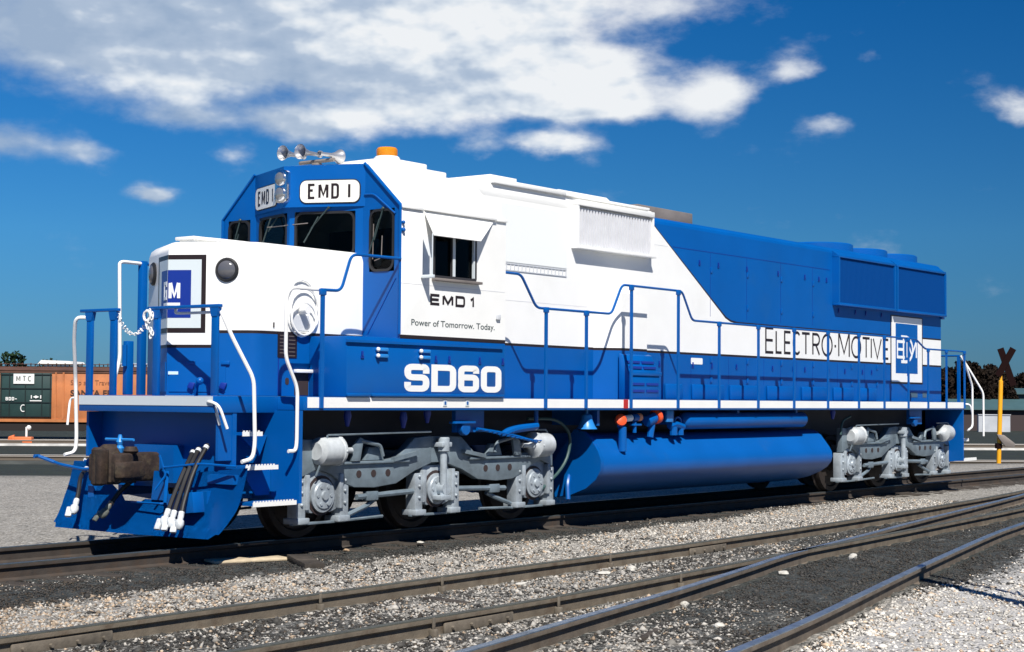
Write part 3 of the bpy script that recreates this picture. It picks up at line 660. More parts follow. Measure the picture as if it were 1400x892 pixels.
# number boards
fb = {}
for s in (-1, 1):
    q0, q1 = V3((2.16, 0, 0)), V3((FX-.012, s*.93, 0)); d = (q1-q0).normalized()
    if s < 0: f = (q0, d, Z_, V3((d.y, -d.x, 0)) if V3((d.y, -d.x, 0)).x < 0 else V3((-d.y, d.x, 0)))
    else: f = (q0, -d, Z_, V3((d.y, -d.x, 0)) if V3((d.y, -d.x, 0)).x < 0 else V3((-d.y, d.x, 0)))
    a0, a1 = (.22, .98) if s < 0 else (-.98, -.22)
    mb = MB(); mb.prism(rrect(a0-.012, 4.02, a1+.012, 4.315, .09, 5), f, .001, .010); mb.mi = 1; mb.prism(rrect(a0, 4.032, a1, 4.303, .08, 5), f, .0105, .016)
    nb = mb.build('number_board', [M_rubber, mat('milk_glass_board', (.76, .75, .70), .3) if s < 0 else MATS['milk_glass_board']], cab)
    mb = MB(); b0 = a0+.10
    stroke_text(mb, [('e', b0, b0+.10, 4.075, 4.265), ('m', b0+.135, b0+.265, 4.075, 4.265), ('D', b0+.30, b0+.40, 4.075, 4.265, .45)], (f[0]+f[3]*.0165, f[1], f[2], f[3]), .030, .002)
    mb.build('board_lettering', M_black, cab, smooth=0); mb = MB()
    stroke_text(mb, [('I', b0+.50, b0+.56, 4.075, 4.265)], (f[0]+f[3]*.0165, f[1], f[2], f[3]), .030, .002)
    mb.build('board_lettering', M_black, cab, smooth=0)
mb = MB(); f = (V3((2.15, .02, 0)), -Y_, Z_, -X_); mb.prism(rrect(-.10, 4.035, .10, 4.445, .06, 5), f, -.12, .03, .01)
hl = mb.build('headlight', M_chrome, cab)
for z in (4.335, 4.145):
    mb = MB(); mb.lathe([(.082, 0), (.088, .012), (.078, .02)], (2.12, .02, z), -X_, 20); mb.build('light_ring', M_chrome, cab)
    mb = MB(); mb.lathe([(.076, .0205), (.06, .032), (.02, .04)], (2.12, .02, z), -X_, 20); mb.build('light_lens', mat('headlight_glass', (.30, .31, .32), .06, metal=.6) if z > 4.2 else MATS['headlight_glass'], cab)
# wipers
def wiper(a, b, c, d):
    mb = MB(); mb.tube([a, b], .009, 6); mb.tube([V3(c), V3(d)], .010, 6); mb.sphere(a, .022, 8); mb.build('wiper', mat('wiper_arm', (.03, .05, .05), .4) if 'wiper_arm' not in MATS else MATS['wiper_arm'], cab)
wiper((2.40, .30, 3.95), (2.32, .42, 3.72), (2.30, .36, 3.88), (2.34, .55, 3.55)); wiper((2.42, -.52, 3.98), (2.32, -.32, 3.72), (2.34, -.42, 3.86), (2.30, -.22, 3.55))
wiper((2.58, -1.26, 3.93), (2.56, -1.14, 3.55), (2.56, -1.22, 3.80), (2.55, -1.07, 3.40)); wiper((2.58, 1.2, 3.93), (2.56, 1.3, 3.6), (2.56, 1.2, 3.75), (2.55, 1.33, 3.45))
for q_ in ([(2.57, -1.12, 3.75), (2.56, -1.12, 3.32)], [(2.57, -1.26, 3.6), (2.56, -1.26, 3.33), (2.56, -1.15, 3.30)], [(2.30, .42, 3.77), (2.28, -.30, 3.78)]): MB().tube(q_, .006, 6, .04).build('wiper_link', M_exh, cab)
mb = MB(); mb.prism(rrect(-.92, 3.02, -.99+.18, 3.16, .01), (V3((FX, 0, 0)), Y_, Z_, -X_), .001, .10, .01); mb.build('cab_heater_vent', M_blue, cab)
# crisp frame trim along the cab front edge
mb = MB()
mb.tube([(FX-.012, -W-.004, 2.41), (FX-.012, -W-.004, 3.95), (FX-.012, -.95, 4.505)], .018, 6); mb.build('front_edge_trim', M_blue, cab); mb = MB(); mb.tube([(FX-.012, W+.004, 2.41), (FX-.012, W+.004, 3.95), (FX-.012, .95, 4.505)], .018, 6); mb.build('front_edge_trim', M_blue, cab)
mb = MB(); mb.tube([(FX-.01, -.95, 4.12), (FX-.01, -1.10, 4.12), (FX-.01, -1.45, 3.86)], .012, 6, .06); mb.build('door_drip_rail', M_blue, cab)
mb = MB(); mb.sphere((FX+.03, -W-.015, 3.66), .03, 8); mb.sphere((FX+.03, -W-.015, 3.75), .025, 8); mb.sphere((FX+.03, W+.02, 3.62), .04, 8); mb.build('door_hinge', M_blue, cab)
mb = MB(); mb.tube([(FX-.004, -1.46, 3.08), (FX-.004, -1.02, 2.42)], .005, 5); mb.build('door_brace', M_logo, cab)
mb = MB(); stroke_text(mb, [('E', 3.16, 3.35, 2.785, 2.925), ('M', 3.395, 3.605, 2.785, 2.925), ('D', 3.65, 3.84, 2.785, 2.925, .3)], SIDE(-W), .033, .003); mb.build('painted_lettering', M_black, cab, smooth=0); mb = MB(); stroke_text(mb, [('1', 3.93, 4.06, 2.785, 2.925)], SIDE(-W), .033, .003); mb.build('painted_lettering', M_black, cab, smooth=0)
font_mesh('Power of Tomorrow. Today.', .108, SIDE(-W, 2.80, 2.525), 'painted_slogan', mat('grey_green_lettering', (.05, .07, .07), .5), cab, bold=.0004, sx=1.30)
mb = MB(); mb.prism(rrect(4.47, 2.66, 4.55, 2.73, .01), SIDE(-W), .001, .03, .006); mb.build('cab_speaker', MATS['grey_paint_and_recess_shade'], cab)
mb = MB(); mb.prism([(2.62, 3.02), (4.66, 3.02), (4.66, 3.026), (2.62, 3.026)], SIDE(-W), .0005, .002); mb.build('panel_seam', M_strip, cab)
# roof equipment
mb = MB(); mb.box(2.95, 4.35, -.80, .60, 4.52, 4.60, .02); mb.box(3.25, 4.05, -.72, .10, 4.601, 4.68, .02); mb.build('roof_hatch', M_white, cab)
mb = MB(); mb.lathe([(.17, 0), (.17, .05), (.15, .07)], (3.62, -.40, 4.681), Z_, 20); bc = mb.build('beacon', M_white, cab)
MB().lathe([(.13, .0705), (.138, .10), (.138, .16), (.12, .185), (.05, .195)], (3.62, -.40, 4.681), Z_, 20).build('beacon_lens', M_amber, cab)
mb = MB()
for (x, y, z, s, L) in ((2.60, .47, 4.75, -1, .36), (2.64, .20, 4.75, -1, .34), (3.12, -.04, 4.72, 1, .34)):
    mb.lathe([(.098, 0), (.096, .008), (.078, .035), (.05, .09), (.03, .16), (.022, L), (.036, L+.005), (.036, L+.04)], (x, y, z), (-s, 0, 0), 16, closed_ends=False)
mb.build('air_horn', mat('horn_metal', (.55, .55, .56), .33, metal=.75), cab)
mb = MB(); mb.tube([(2.95, .5, 4.66), (2.95, -.1, 4.66)], .025, 8); mb.box(2.9, 3.0, .15, .25, 4.56, 4.64, .01); mb.build('horn_manifold', M_exh, cab)

# ---- long hood
HY, HX0, HX1 = .95, 4.69, 20.30
ZS = 2.385
def hood_side(s):
    y = s*HY; F = lambda pts, mi: mb.face([(a, y, b) for a, b in (pts if s < 0 else pts[::-1])], mi)
    F([(HX0, 1.66), (HX1, 1.66), (HX1, ZS-.018), (HX0, ZS-.018)], 0)
    F([(HX0, ZS-.018), (HX1, ZS-.018), (HX1, ZS+.018), (HX0, ZS+.018)], 2)
    ZT = 4.36; ZW = 2.95
    # boundary curve white/blue from the roof down to the stripe
    b = [(9.16, ZT), (11.28, 3.10), (11.42, 3.02), (11.58, 2.97), (11.80, ZW), (HX1, ZW)]
    lo = [(p[0]-.035, p[1]-.0) for p in b[:2]]
    off = [(9.13, ZT), (11.245, 3.085), (11.39, 2.995), (11.56, 2.94), (11.79, ZW-.032), (HX1, ZW-.032)]
    F([(HX0, ZS+.018), (9.13, ZS+.018), off[0], (HX0, ZT)], 1)
    xs = 9.13
    for (p, q) in zip(off, off[1:]): F([(p[0], ZS+.018), (q[0], ZS+.018), q, p], 1)
    for i in range(5): F([off[i], off[i+1], b[i+1], b[i]], 2)
    for (p, q) in zip(b, b[1:]): F([p, q, (q[0], ZT), (p[0], ZT)], 0) if p[1] < ZT else F([p, q, (q[0], ZT)], 0)
    # rounded eave
    arc = [(HY, ZT), (HY-.012, ZT+.045), (HY-.045, ZT+.085), (HY-.10, ZT+.11), (0, ZT+.135)]
    for (y0, z0), (y1, z1) in zip(arc, arc[1:]): mb.face([(9.16, s*y0, z0), (HX1, s*y0, z0), (HX1, s*y1, z1), (9.16, s*y1, z1)], 0)
    # front roof part is taller (white), its own block below
    mb.face([(HX1, y, 1.66), (HX1, y, ZT)] + [(HX1, s*a, c) for a, c in arc[1:]] + [(HX1, 0, 1.66)], 0)
mb = MB(); hood_side(-1); hood_side(1)
hood = mb.build('long_hood', [M_blue, M_white, M_black], loco, smooth=.8)
# tall white front section of the roof
mb = MB()
P = [(-.948, 4.36), (-.955, 4.40), (-.955, 4.50), (-.935, 4.535), (.935, 4.535), (.955, 4.50), (.955, 4.40), (.948, 4.36)]
mb.prism([(-a, b) for a, b in P], (V3((HX0, 0, 0)), -Y_, Z_, X_), .0, 9.14-HX0)
mb.box(5.10, 6.80, -1.0, 1.0, 4.536, 4.60, .012); mb.box(5.12, 5.72, -.92, .92, 4.601, 4.66, .01); mb.box(6.82, 9.02, -.985, .985, 4.536, 4.572, .008)
mb.prism([(6.9, 4.573), (8.75, 4.573), (8.45, 4.70), (7.2, 4.70)], (V3((0, -.45, 0)), X_, Z_, -Y_), -.95, .12)
mb.build('dynamic_brake_hatch', M_white, loco)
mb = MB(); mb.box(9.25, 10.9, -.62, .62, 4.50, 4.685, .012); mb.box(9.18, 10.98, -.68, .68, 4.47, 4.50); mb.build('exhaust_silencer', M_exh, loco)
# louvered intake box
mb = MB(); mb.box(7.0, 9.03, -1.07, -.951, 4.42, 4.50, .006); mb.box(6.98, 9.05, -1.09, -.951, 3.80, 3.835, .005); mb.box(7.0, 7.03, -1.06, -.951, 3.836, 4.419); mb.box(9.0, 9.03, -1.06, -.951, 3.836, 4.419)
lv = mb.build('air_intake', M_white, loco)
mb = MB(); n = 26; zz0, zz1 = 3.836, 4.419
for i in range(n):
    x0 = 7.035 + (9.0-7.035)*i/n; x1 = 7.035 + (9.0-7.035)*(i+1)/n; q = (x1-x0)
    mb.prism([(x0, -.955), (x0+q*.12, -1.035), (x0+q*.62, -1.035), (x0+q*.74, -.97), (x1, -.955)], (V3((0, 0, zz0)), X_, Y_, Z_), 0, zz1-zz0-.03)
mb.mi = 1; mb.box(7.03, 9.0, -.953, -.9515, zz0, zz1)
mb.build('louver_panel', [M_strip, M_dark], lv, smooth=0)
# smooth screened panel and little grille
mb = MB(); mb.prism([(5.30, 3.50), (6.86, 3.50), (6.86, 4.30), (5.30, 4.30)], SIDE(-HY), .001, .012, .004); mb.build('filter_panel', mat('pale_filter_screen', (.74, .765, .76), .8, spec=.05), lv, smooth=0)
mb = MB(); mb.prism([(5.25, 3.385), (6.86, 3.385), (6.86, 3.40), (5.25, 3.40)], SIDE(-HY), .001, .012); mb.prism([(5.25, 3.475), (6.86, 3.475), (6.86, 3.49), (5.25, 3.49)], SIDE(-HY), .001, .012)
for i in range(19): x = 5.27+i*.087; mb.prism([(x, 3.402), (x+.022, 3.402), (x+.022, 3.473), (x, 3.473)], SIDE(-HY), .001, .009)
mb.build('small_grille', MATS['grey_paint_and_recess_shade'], lv)
# hood seams
mb = MB()
mb.prism([(9.75, 4.035), (15.2, 4.035), (15.2, 4.043), (9.75, 4.043)], SIDE(-HY), .0005, .003)
for x in (10.3, 11.5, 12.7, 13.9, 15.5, 16.65, 17.6): mb.prism([(x, 1.92), (x+.006, 1.92), (x+.006, 2.35), (x, 2.35)], SIDE(-HY), .0005, .003)
for x in (10.9, 12.1, 13.3, 14.5): mb.prism([(x, 3.0), (x+.007, 3.0), (x+.007, 4.03), (x, 4.03)], SIDE(-HY), .0005, .003); mb.prism([(x, 1.70), (x+.007, 1.70), (x+.007, 2.35), (x, 2.35)], SIDE(-HY), .0005, .003)
mb.build('panel_seam', M_logo, hood)
mb = MB(); mb.prism([(9.05, 4.03), (9.6, 4.03), (9.6, 4.036), (9.05, 4.036)], SIDE(-HY), .0005, .002); mb.prism([(4.72, 2.98), (7.4, 2.98), (7.4, 2.986), (4.72, 2.986)], SIDE(-HY), .0005, .002); mb.build('panel_seam', M_strip, hood)
hin = MB(); hin.box(-.03, .03, -.014, 0, -.045, .045, .004); hin0 = hin.build('door_hinge', M_blue, hood); hin0.location = (10.93, -HY-.001, 3.75)
for x in (12.13, 13.33, 14.53): kid(hin0, hood, (x, -HY-.001, 3.75)); kid(hin0, hood, (x, -HY-.001, 3.2))
for x in (10.93, 12.13, 13.33, 14.53, 16.1, 17.2): kid(hin0, hood, (x, -HY-.001, 2.30)); kid(hin0, hood, (x, -HY-.001, 1.98))
for x in (10.55, 11.15, 12.1, 13.2, 14.2, 14.75, 15.05): kid(lat0, hood, (x, -HY-.001, 3.86))
for x in (9.35, 10.35, 10.95, 11.75, 13.0, 13.75, 14.2, 15.15, 15.8, 16.55, 16.95, 18.6): kid(lat0, hood, (x, -HY-.001, 2.22))
for x in (15.55, 16.25, 16.7, 17.4): kid(lat0, hood, (x, -HY-.001, 3.33))
mb = MB(); mb.prism(rrect(10.30, 2.22, 10.66, 2.32, .02), SIDE(-HY), .001, .004); mb.build('white_label', M_white, hood)
mb = MB(); mb.prism(rrect(18.75, 1.74, 19.1, 1.84, .01), SIDE(-HY), .001, .004); mb.prism(rrect(19.35, 1.74, 19.55, 1.84, .01), SIDE(-HY), .001, .004); mb.build('builders_plate', mat('worn_plate', (.07, .12, .16), .5), hood)
# ledge along the foot of the doors
for i, (a, b_) in enumerate(((9.5, 10.0), (10.3, 11.3), (11.5, 12.5), (12.78, 13.8), (14.05, 15.0), (15.3, 16.1), (16.4, 17.1))):
    mb = MB(); mb.box(a, b_, -HY-.05, -HY-.001, 1.66, 1.90, .02); mb.build('door_sill_box', M_blue, hood)
# radiator section
for x0, x1 in ((15.30, 17.79), (17.86, 20.28)):
    mb = MB(); mb.box(x0, x1, -1.09, -.951, 3.40, 3.45, .006); mb.box(x0, x1, -1.08, -.951, 4.28, 4.33, .006); mb.box(x0, x0+.05, -1.085, -.951, 3.451, 4.279); mb.box(x1-.05, x1, -1.085, -.951, 3.451, 4.279)
    mb.prism([(.951, 4.331), (1.05, 4.331), (.951, 4.40)], (V3((x0+.0, 0, 0)), -Y_, Z_, X_), 0, x1-x0)
    rd = mb.build('radiator_frame', M_blue, loco)
    mb = MB(); mb.prism([(1.06, 3.452), (1.045, 4.278), (.96, 4.278), (.96, 3.452)], (V3((x0+.052, 0, 0)), -Y_, Z_, X_), 0, x1-x0-.104)
    nf = 46
    for i_ in range(nf): xf = x0+.06+(x1-x0-.12)*i_/(nf-1); mb.prism([(1.06, 3.453), (1.068, 3.453), (1.053, 4.277), (1.0455, 4.277)], (V3((xf, 0, 0)), -Y_, Z_, X_), 0, .02)
    mb.build('radiator_screen', M_mesh, rd, smooth=0)
    mb = MB(); mb.box(x0, x1, .951, 1.11, 3.40, 4.33, .01); mb.build('radiator_frame', M_blue, loco)
for x in (16.45, 18.0, 19.45):
    mb = MB(); mb.lathe([(.74, 0), (.74, .15), (.71, .17), (.70, .15), (.70, .08)], (x, 0, 4.47), Z_, 36, closed_ends=False); mb.mi = 1; mb.lathe([(.70, .079), (.69, .081)], (x, 0, 4.47), Z_, 36)
    mb.mi = 0
    for q in range(8): mb.box(-.69, .69, -.008, .008, 4.605, 4.622, 0, Matrix.Translation((x, 0, 0)) @ Matrix.Rotation(R(q*22.5), 4, 'Z') @ Matrix.Translation((0, 0, .0003*q)))
    mb.build('radiator_fan', [M_blue, M_dark], loco)
mb = MB(); mb.tube([(20.0, -.25, 4.48), (20.0, -.25, 4.62), (20.0, .1, 4.62), (20.0, .1, 4.48)], .018, 6, .05); mb.sphere((20.22, -.3, 4.5), .05, 8); mb.build('roof_lift_ring', M_blue, hood)
mb = MB(); mb.box(20.25, 20.4, -1.0, -.9, 3.36, 3.44, .01); mb.build('roof_bracket', M_blue, hood)
# livery emblem at the rear
EY = SIDE(-HY)
mb = MB(); mb.prism([(17.82, 2.005), (19.36, 2.005), (19.36, 3.345), (17.82, 3.345)], EY, .002, .004); mb.mi = 1; mb.prism([(17.86, 2.04), (19.32, 2.04), (19.32, 3.32), (17.86, 3.32)], EY, .0045, .006); mb.mi = 2; mb.prism([(18.05, 2.21), (19.10, 2.21), (19.10, 3.19), (18.05, 3.19)], EY, .0065, .008)
em = mb.build('emblem_panel', [M_black, M_white, M_blue], hood, smooth=0)
mb = MB(); f = SIDE(-HY-.008)
stroke_text(mb, [('E', 18.10, 18.50, 2.50, 2.86)], f, .055, .002); stroke_text(mb, [('M', 18.56, 19.06, 2.50, 2.86)], (f[0]-Y_*.0013, f[1], f[2], f[3]), .055, .002)
stroke_text(mb, [('B', 18.27, 18.88, 2.41, 2.96)], (f[0]-Y_*.0026, f[1], f[2], f[3]), .06, .002)
mb.build('emblem_monogram', M_logow, hood, smooth=0)
LET = [('E', 12.75, 13.06, 2.455, 2.915), ('L', 13.12, 13.36, 2.46, 2.87), ('E', 13.43, 13.69, 2.46, 2.87), ('C', 13.75, 14.08, 2.455, 2.875), ('T', 14.08, 14.42, 2.46, 2.87), ('R', 14.50, 14.80, 2.46, 2.87), ('O', 14.86, 15.31, 2.455, 2.875), ('-', 15.365, 15.47, 2.46, 2.92),
       ('M', 15.54, 16.02, 2.455, 2.915), ('O', 16.08, 16.51, 2.455, 2.875), ('T', 16.55, 16.90, 2.46, 2.87), ('I', 16.92, 16.98, 2.46, 2.87), ('V', 17.02, 17.42, 2.455, 2.87), ('E', 17.47, 17.74, 2.46, 2.87)]
mb = MB(); stroke_text(mb, LET, SIDE(-HY), .045, .003); mb.build('painted_lettering', M_black, hood, smooth=0)
# air duct bulge across the walkway, with steps
mb = MB(); mb.prism([(7.55, -.951), (7.85, -1.24), (8.55, -1.24), (8.55, -.951)], (V3((0, 0, 2.40)), X_, Y_, Z_), 0, .80); mb.mi = 1; mb.prism([(7.55, -.951), (7.85, -1.24), (8.55, -1.24), (8.55, -.951)], (V3((0, 0, 2.363)), X_, Y_, Z_), 0, .0365); mb.mi = 2; mb.prism([(7.55, -.951), (7.85, -1.24), (8.55, -1.24), (8.55, -.951)], (V3((0, 0, 1.66)), X_, Y_, Z_), 0, .7025)
mb.build('blower_duct', [M_white, M_black, M_blue], loco, smooth=0)
mb = MB(); mb.prism([(1.245, 1.66), (1.44, 1.66), (1.44, 1.98), (1.30, 2.30), (1.245, 2.32)], (V3((7.78, 0, 0)), -Y_, Z_, X_), 0, .81, .008); mb.box(7.75, 8.62, -1.46, -1.441, 2.0, 2.06, .006); mb.mi = 1
for z_, y_ in ((2.10, -1.395), (2.18, -1.36), (1.86, -1.441), (1.76, -1.441)): mb.box(7.84, 8.16, y_-.01, y_+.02, z_, z_+.035); mb.box(8.22, 8.54, y_-.01, y_+.02, z_, z_+.035)
mb.build('walkway_step', [M_blue, M_dblue], loco)

# ---- fuel tank
TP = [(.0, 1.16), (1.02, 1.16), (1.14, 1.145), (1.22, 1.11), (1.28, 1.06), (1.44, .86), (1.485, .78), (1.50, .69), (1.475, .60), (1.40, .51), (1.26, .42), (1.04, .33), (.80, .27), (.5, .23), (0, .22)]
TP = TP + [(-a, b) for a, b in TP[-2:0:-1]]
mb = MB(); mb.prism([(a, b) for a, b in TP], (V3((0, 0, 0)), -Y_, Z_, X_), 6.98, 14.18)
tank = mb.build('fuel_tank', mat('tank_blue_paint', BLUE, .38, var=.06, vscale=1.5, bump=.1, bscale=3, dirt=(.06, .10, .18), dscale=.8, dlo=.58, dhi=.8, damt=.25), loco, smooth=.5)
mb = MB(); Q = [(1.08, 1.23), (1.24, 1.19), (1.36, 1.10), (1.48, .93), (1.535, .80), (1.53, .66), (1.45, .53), (1.28, .40), (1.02, .30), (.75, .26), (.70, .75)]
mb.prism(Q, (V3((0, 0, 0)), -Y_, Z_, X_), 6.90, 6.975); mb.build('tank_end_plate', M_blue, tank)
mb = MB(); mb.prism([(-a, b) for a, b in Q[::-1]], (V3((0, 0, 0)), -Y_, Z_, X_), 6.90, 6.975); mb.build('tank_end_plate', M_blue, tank)
mb = MB(); mb.tube([(7.05, -.95, .7), (6.85, -1.0, .5), (6.8, -1.05, .24)], .035, 8, .1); mb.build('drain_pipe', M_blue, tank)
mb = MB(); mb.lathe([(.02, 0), (.10, .04), (.13, .09), (.13, 3.95), (.10, 4.0), (.02, 4.04)], (9.37, -1.33, 1.335), X_, 22); mb.build('air_reservoir', M_blue, loco)
mb = MB(); mb.lathe([(.05, .21), (.075, .19), (.085, .12), (.12, .04), (.15, .0), (.14, 0.001)], (6.80, -1.36, 1.235), Z_, 20); mb.tube([(6.80, -1.36, 1.44), (6.80, -1.36, 1.50)], .02, 6); mb.build('bell', M_lblue, loco)
mb = MB(); mb.cyl((7.62, -1.42, .90), (7.62, -1.42, 1.26), .06, 12, .01); mb.tube([(7.58, -1.40, 1.26), (7.66, -1.40, 1.33)], .045, 8); fl = mb.build('fuel_filler', M_blue, loco)
MB().lathe([(.075, 0), (.085, .02), (.085, .06), (.05, .08)], (7.58, -1.40, 1.345), (-.5, -.75, .3), 16).build('filler_cap', M_orange, fl)
mb = MB(); mb.cyl((7.72, -1.38, 1.375), (7.90, -1.38, 1.385), .05, 12); mb.mi = 1; mb.cyl((7.93, -1.38, 1.388), (8.06, -1.38, 1.392), .055, 12); mb.cyl((8.0, -1.38, 1.17), (8.0, -1.38, 1.33), .03, 8); mb.box(7.92, 8.14, -1.42, -1.34, 1.27, 1.30, .008); mb.build('sight_gauge', [M_white, M_blue], fl)
MB().cyl((8.075, -1.38, 1.392), (8.15, -1.38, 1.396), .06, 12, .01).build('filler_cap', mat('orange_pale_cap', (.75, .28, .14), .45), fl)
mb = MB(); mb.cyl((8.42, -1.38, 1.10), (8.46, -1.39, 1.30), .05, 10); mb.cyl((8.32, -1.38, 1.33), (8.50, -1.40, 1.39), .085, 14, .01); fl2 = mb.build('fuel_filler', M_blue, loco)
MB().cyl((8.505, -1.402, 1.39), (8.59, -1.412, 1.42), .11, 16, .015).build('filler_cap', M_orange, fl2)
mb = MB(); mb.box(8.80, 8.98, -1.44, -1.40, 1.32, 1.50, .008); mb.build('gauge_plate', M_lblue, loco)
mb = MB(); mb.tube([(9.0, -1.36, 1.26), (9.12, -1.38, 1.29), (9.35, -1.38, 1.24)], .055, 8, .06); mb.cyl((9.08, -1.38, 1.12), (9.08, -1.38, 1.25), .06, 10); mb.cyl((9.28, -1.38, 1.12), (9.28, -1.38, 1.22), .05, 10); mb.tube([(9.2+.09*math.cos(R(a)), -1.38, 1.33+.06*math.sin(R(a))) for a in range(0, 360, 30)], .016, 6, closed=True); mb.build('emergency_valve', M_blue, loco)

# ---- bogies
SF_TOP = [(-2.46, 1.17), (-2.24, 1.16), (-1.98, .95), (-1.6, .90), (-1.05, .89), (-.77, .93), (-.46, 1.16), (-.14, 1.18)]
SF_BOT = [(-.14, .84), (-.46, .75), (-.80, .61), (-1.20, .575), (-1.55, .59), (-1.78, .66), (-1.96, .76), (-2.19, .82), (-2.46, .73)]
def bogie(xc, mirror=1):
    mb = MB()
    for s in (-1, 1):
        f = (V3((xc, 0, 0)), X_, Z_, V3((0, s, 0)))
        left = SF_TOP + SF_BOT
        mb.prism(left if s < 0 else left[::-1], f, 1.10, 1.22, .012)
        rightp = [(-a, b) for a, b in left][::-1]
        mb.prism(rightp, f, 1.10, 1.22, .012)
        mb.prism([(-.139, .85), (.139, .85), (.139, 1.17), (-.139, 1.17)], f, 1.105, 1.215)
        # flange lip along the top and ribs
        for sg in (-1, 1):
            mb.box(xc+sg*1.35-.75, xc+sg*1.35+.75, s*1.17-.09, s*1.17+.09, .865, .895, .006)
            mb.prism([(sg*.46, .95), (sg*.90, .88), (sg*.90, .93), (sg*.46, 1.0)], f, 1.221, 1.28)
    mb.box(xc-.6, xc+.6, -1.08, 1.08, .80, 1.0); mb.box(xc-2.0, xc-1.6, -1.08, 1.08, .62, .85); mb.box(xc+1.6, xc+2.0, -1.08, 1.08, .62, .85)
    bg_ = mb.build('bogie_frame', M_silver, loco)
    holes = []
    for s in (-1, 1):
        for sg in (-1, 1):
            for k in (-1.48, -1.22, -.96): holes.append((xc+sg*k*1, s))
    mb = MB()
    for hx, s in holes: mb.lathe([(.045, 0), (.045, .004)], (hx, s*1.2205, .745), (0, s, 0), 12)
    mb.build('lightening_holes', M_dark, bg_)
    ws = MB()
    ws.lathe([(.02, -.155), (.10, -.15), (.14, -.06), (.40, -.05), (.43, -.085), (.505, -.075), (.51, -.06), (.515, .03), (.545, .05), (.54, .07), (.44, .075), (.42, .03), (.2, .04), (.12, .1)], (0, 0, 0), Y_, 40)
    wm = ws.build('wheel', M_wheel, bg_); wm.location = (xc-2.07, -.7175, .515)
    for i, k in enumerate((-2.07, 0, 2.07)):
        if i: kid(wm, bg_, (xc+k, -.7175, .515))
        kid(wm, bg_, (xc+k, .7175, .515), (0, 0, math.pi))
        MB().cyl((xc+k, -1.0, .515), (xc+k, 1.0, .515), .09, 12).build('axle', M_wheel, bg_)
        for s in (-1, 1):
            f = (V3((xc+k, 0, .515)), X_, Z_, V3((0, s, 0)))
            mb = MB(); mb.prism([(-.24, .30), (.24, .30), (.33, .14), (.36, -.10), (.30, -.16), (.16, -.20), (-.16, -.20), (-.30, -.16), (-.36, -.10), (-.33, .14)], f, 1.02, 1.17, .015)
            for sg in (-1, 1):
                mb.box(xc+k+sg*.36-.07, xc+k+sg*.36+.07, min(s*1.05, s*1.21), max(s*1.05, s*1.21), .22, .72, .012); mb.box(xc+k+sg*.34-.10, xc+k+sg*.34+.10, min(s*1.0, s*1.23), max(s*1.0, s*1.23), .20, .27, .01)
                mb.box(xc+k+sg*.28-.03, xc+k+sg*.28+.03, min(s*1.16, s*1.24), max(s*1.16, s*1.24), .36, .76, .008)
                for zz_ in (.42, .56, .68): mb.sphere((xc+k+sg*.36, s*1.215, zz_), .022, 8)
            mb.mi = 1; mb.lathe([(.232, 0), (.232, .006)], (xc+k, s*1.1705, .515), (0, s, 0), 24); mb.build('axle_box', [M_lsilver, M_dark], bg_)
            mb = MB(); mb.lathe([(.195, 0), (.195, .03), (.165, .035), (.15, .05), (.06, .055), (.05, .075), (.01, .08)], (xc+k, s*1.177, .515), (0, s, 0), 24)
            for a in range(0, 360, 60): mb.cyl((xc+k+.11*math.cos(R(a)), s*1.215, .515+.11*math.sin(R(a))), (xc+k+.11*math.cos(R(a)), s*1.24, .515+.11*math.sin(R(a))), .02, 8)
            mb.build('bearing_cap', M_lsilver, bg_)
            mb = MB()
            for sg in (-1, 1):
                for q in range(7):
                    mb.tube([(xc+k+sg*.17+.065*math.cos(R(a)), s*1.06+.065*math.sin(R(a)), .83+.012*q) for a in range(0, 360, 45)], .009, 5, closed=True)
            mb.build('coil_spring', M_silver, bg_)
            mb = MB(); mb.box(xc+k-.44, xc+k+.44, min(s*1.10, s*1.16), max(s*1.10, s*1.16), .185, .215, .006); mb.build('tie_bar', M_silver, bg_)
    for s in (-1, 1):
        # brake cylinders, shock absorber, brake rods, sand pipes
        for sg in (-1, 1):
            bxx = xc + sg*1.98
            mb = MB(); mb.lathe([(.10, -.30), (.155, -.26), (.165, -.20), (.165, .02), (.175, .03), (.175, .06), (.14, .075), (.06, .14), (.035, .2), (.035, .30)], (bxx, s*1.28, 1.03), (-sg, 0, 0), 22)
            for a in range(0, 360, 60): mb.sphere((bxx-sg*.045, s*1.28+.165*math.cos(R(a)), 1.03+.165*math.sin(R(a))), .02, 6)
            mb.build('brake_cylinder', M_lsilver if 0 else mat('pale_grey_cylinder', (.44, .47, .49), .42, var=.18, vscale=8, dirt=(.12, .12, .12), dlo=.5, dhi=.8, damt=.5) if 'pale_grey_cylinder' not in MATS else MATS['pale_grey_cylinder'], bg_)
            mb = MB(); mb.prism([(sg*1.66, .90), (sg*1.52, .90), (sg*1.46, 1.16), (sg*1.52, 1.18), (sg*1.64, 1.08)], (V3((xc, 0, 0)), X_, Z_, V3((0, s, 0))), 1.24, 1.28, .006); mb.tube([(xc+sg*1.5, s*1.26, 1.14), (xc+sg*1.15, s*1.26, 1.08), (xc+sg*1.1, s*1.26, .95)], .025, 8, .05); mb.prism([(sg*1.35, .90), (sg*1.0, .90), (sg*1.1, 1.06), (sg*1.28, 1.06)], (V3((xc, 0, 0)), X_, Z_, V3((0, s, 0))), 1.13, 1.2, .01); mb.build('brake_rigging', M_silver, bg_)
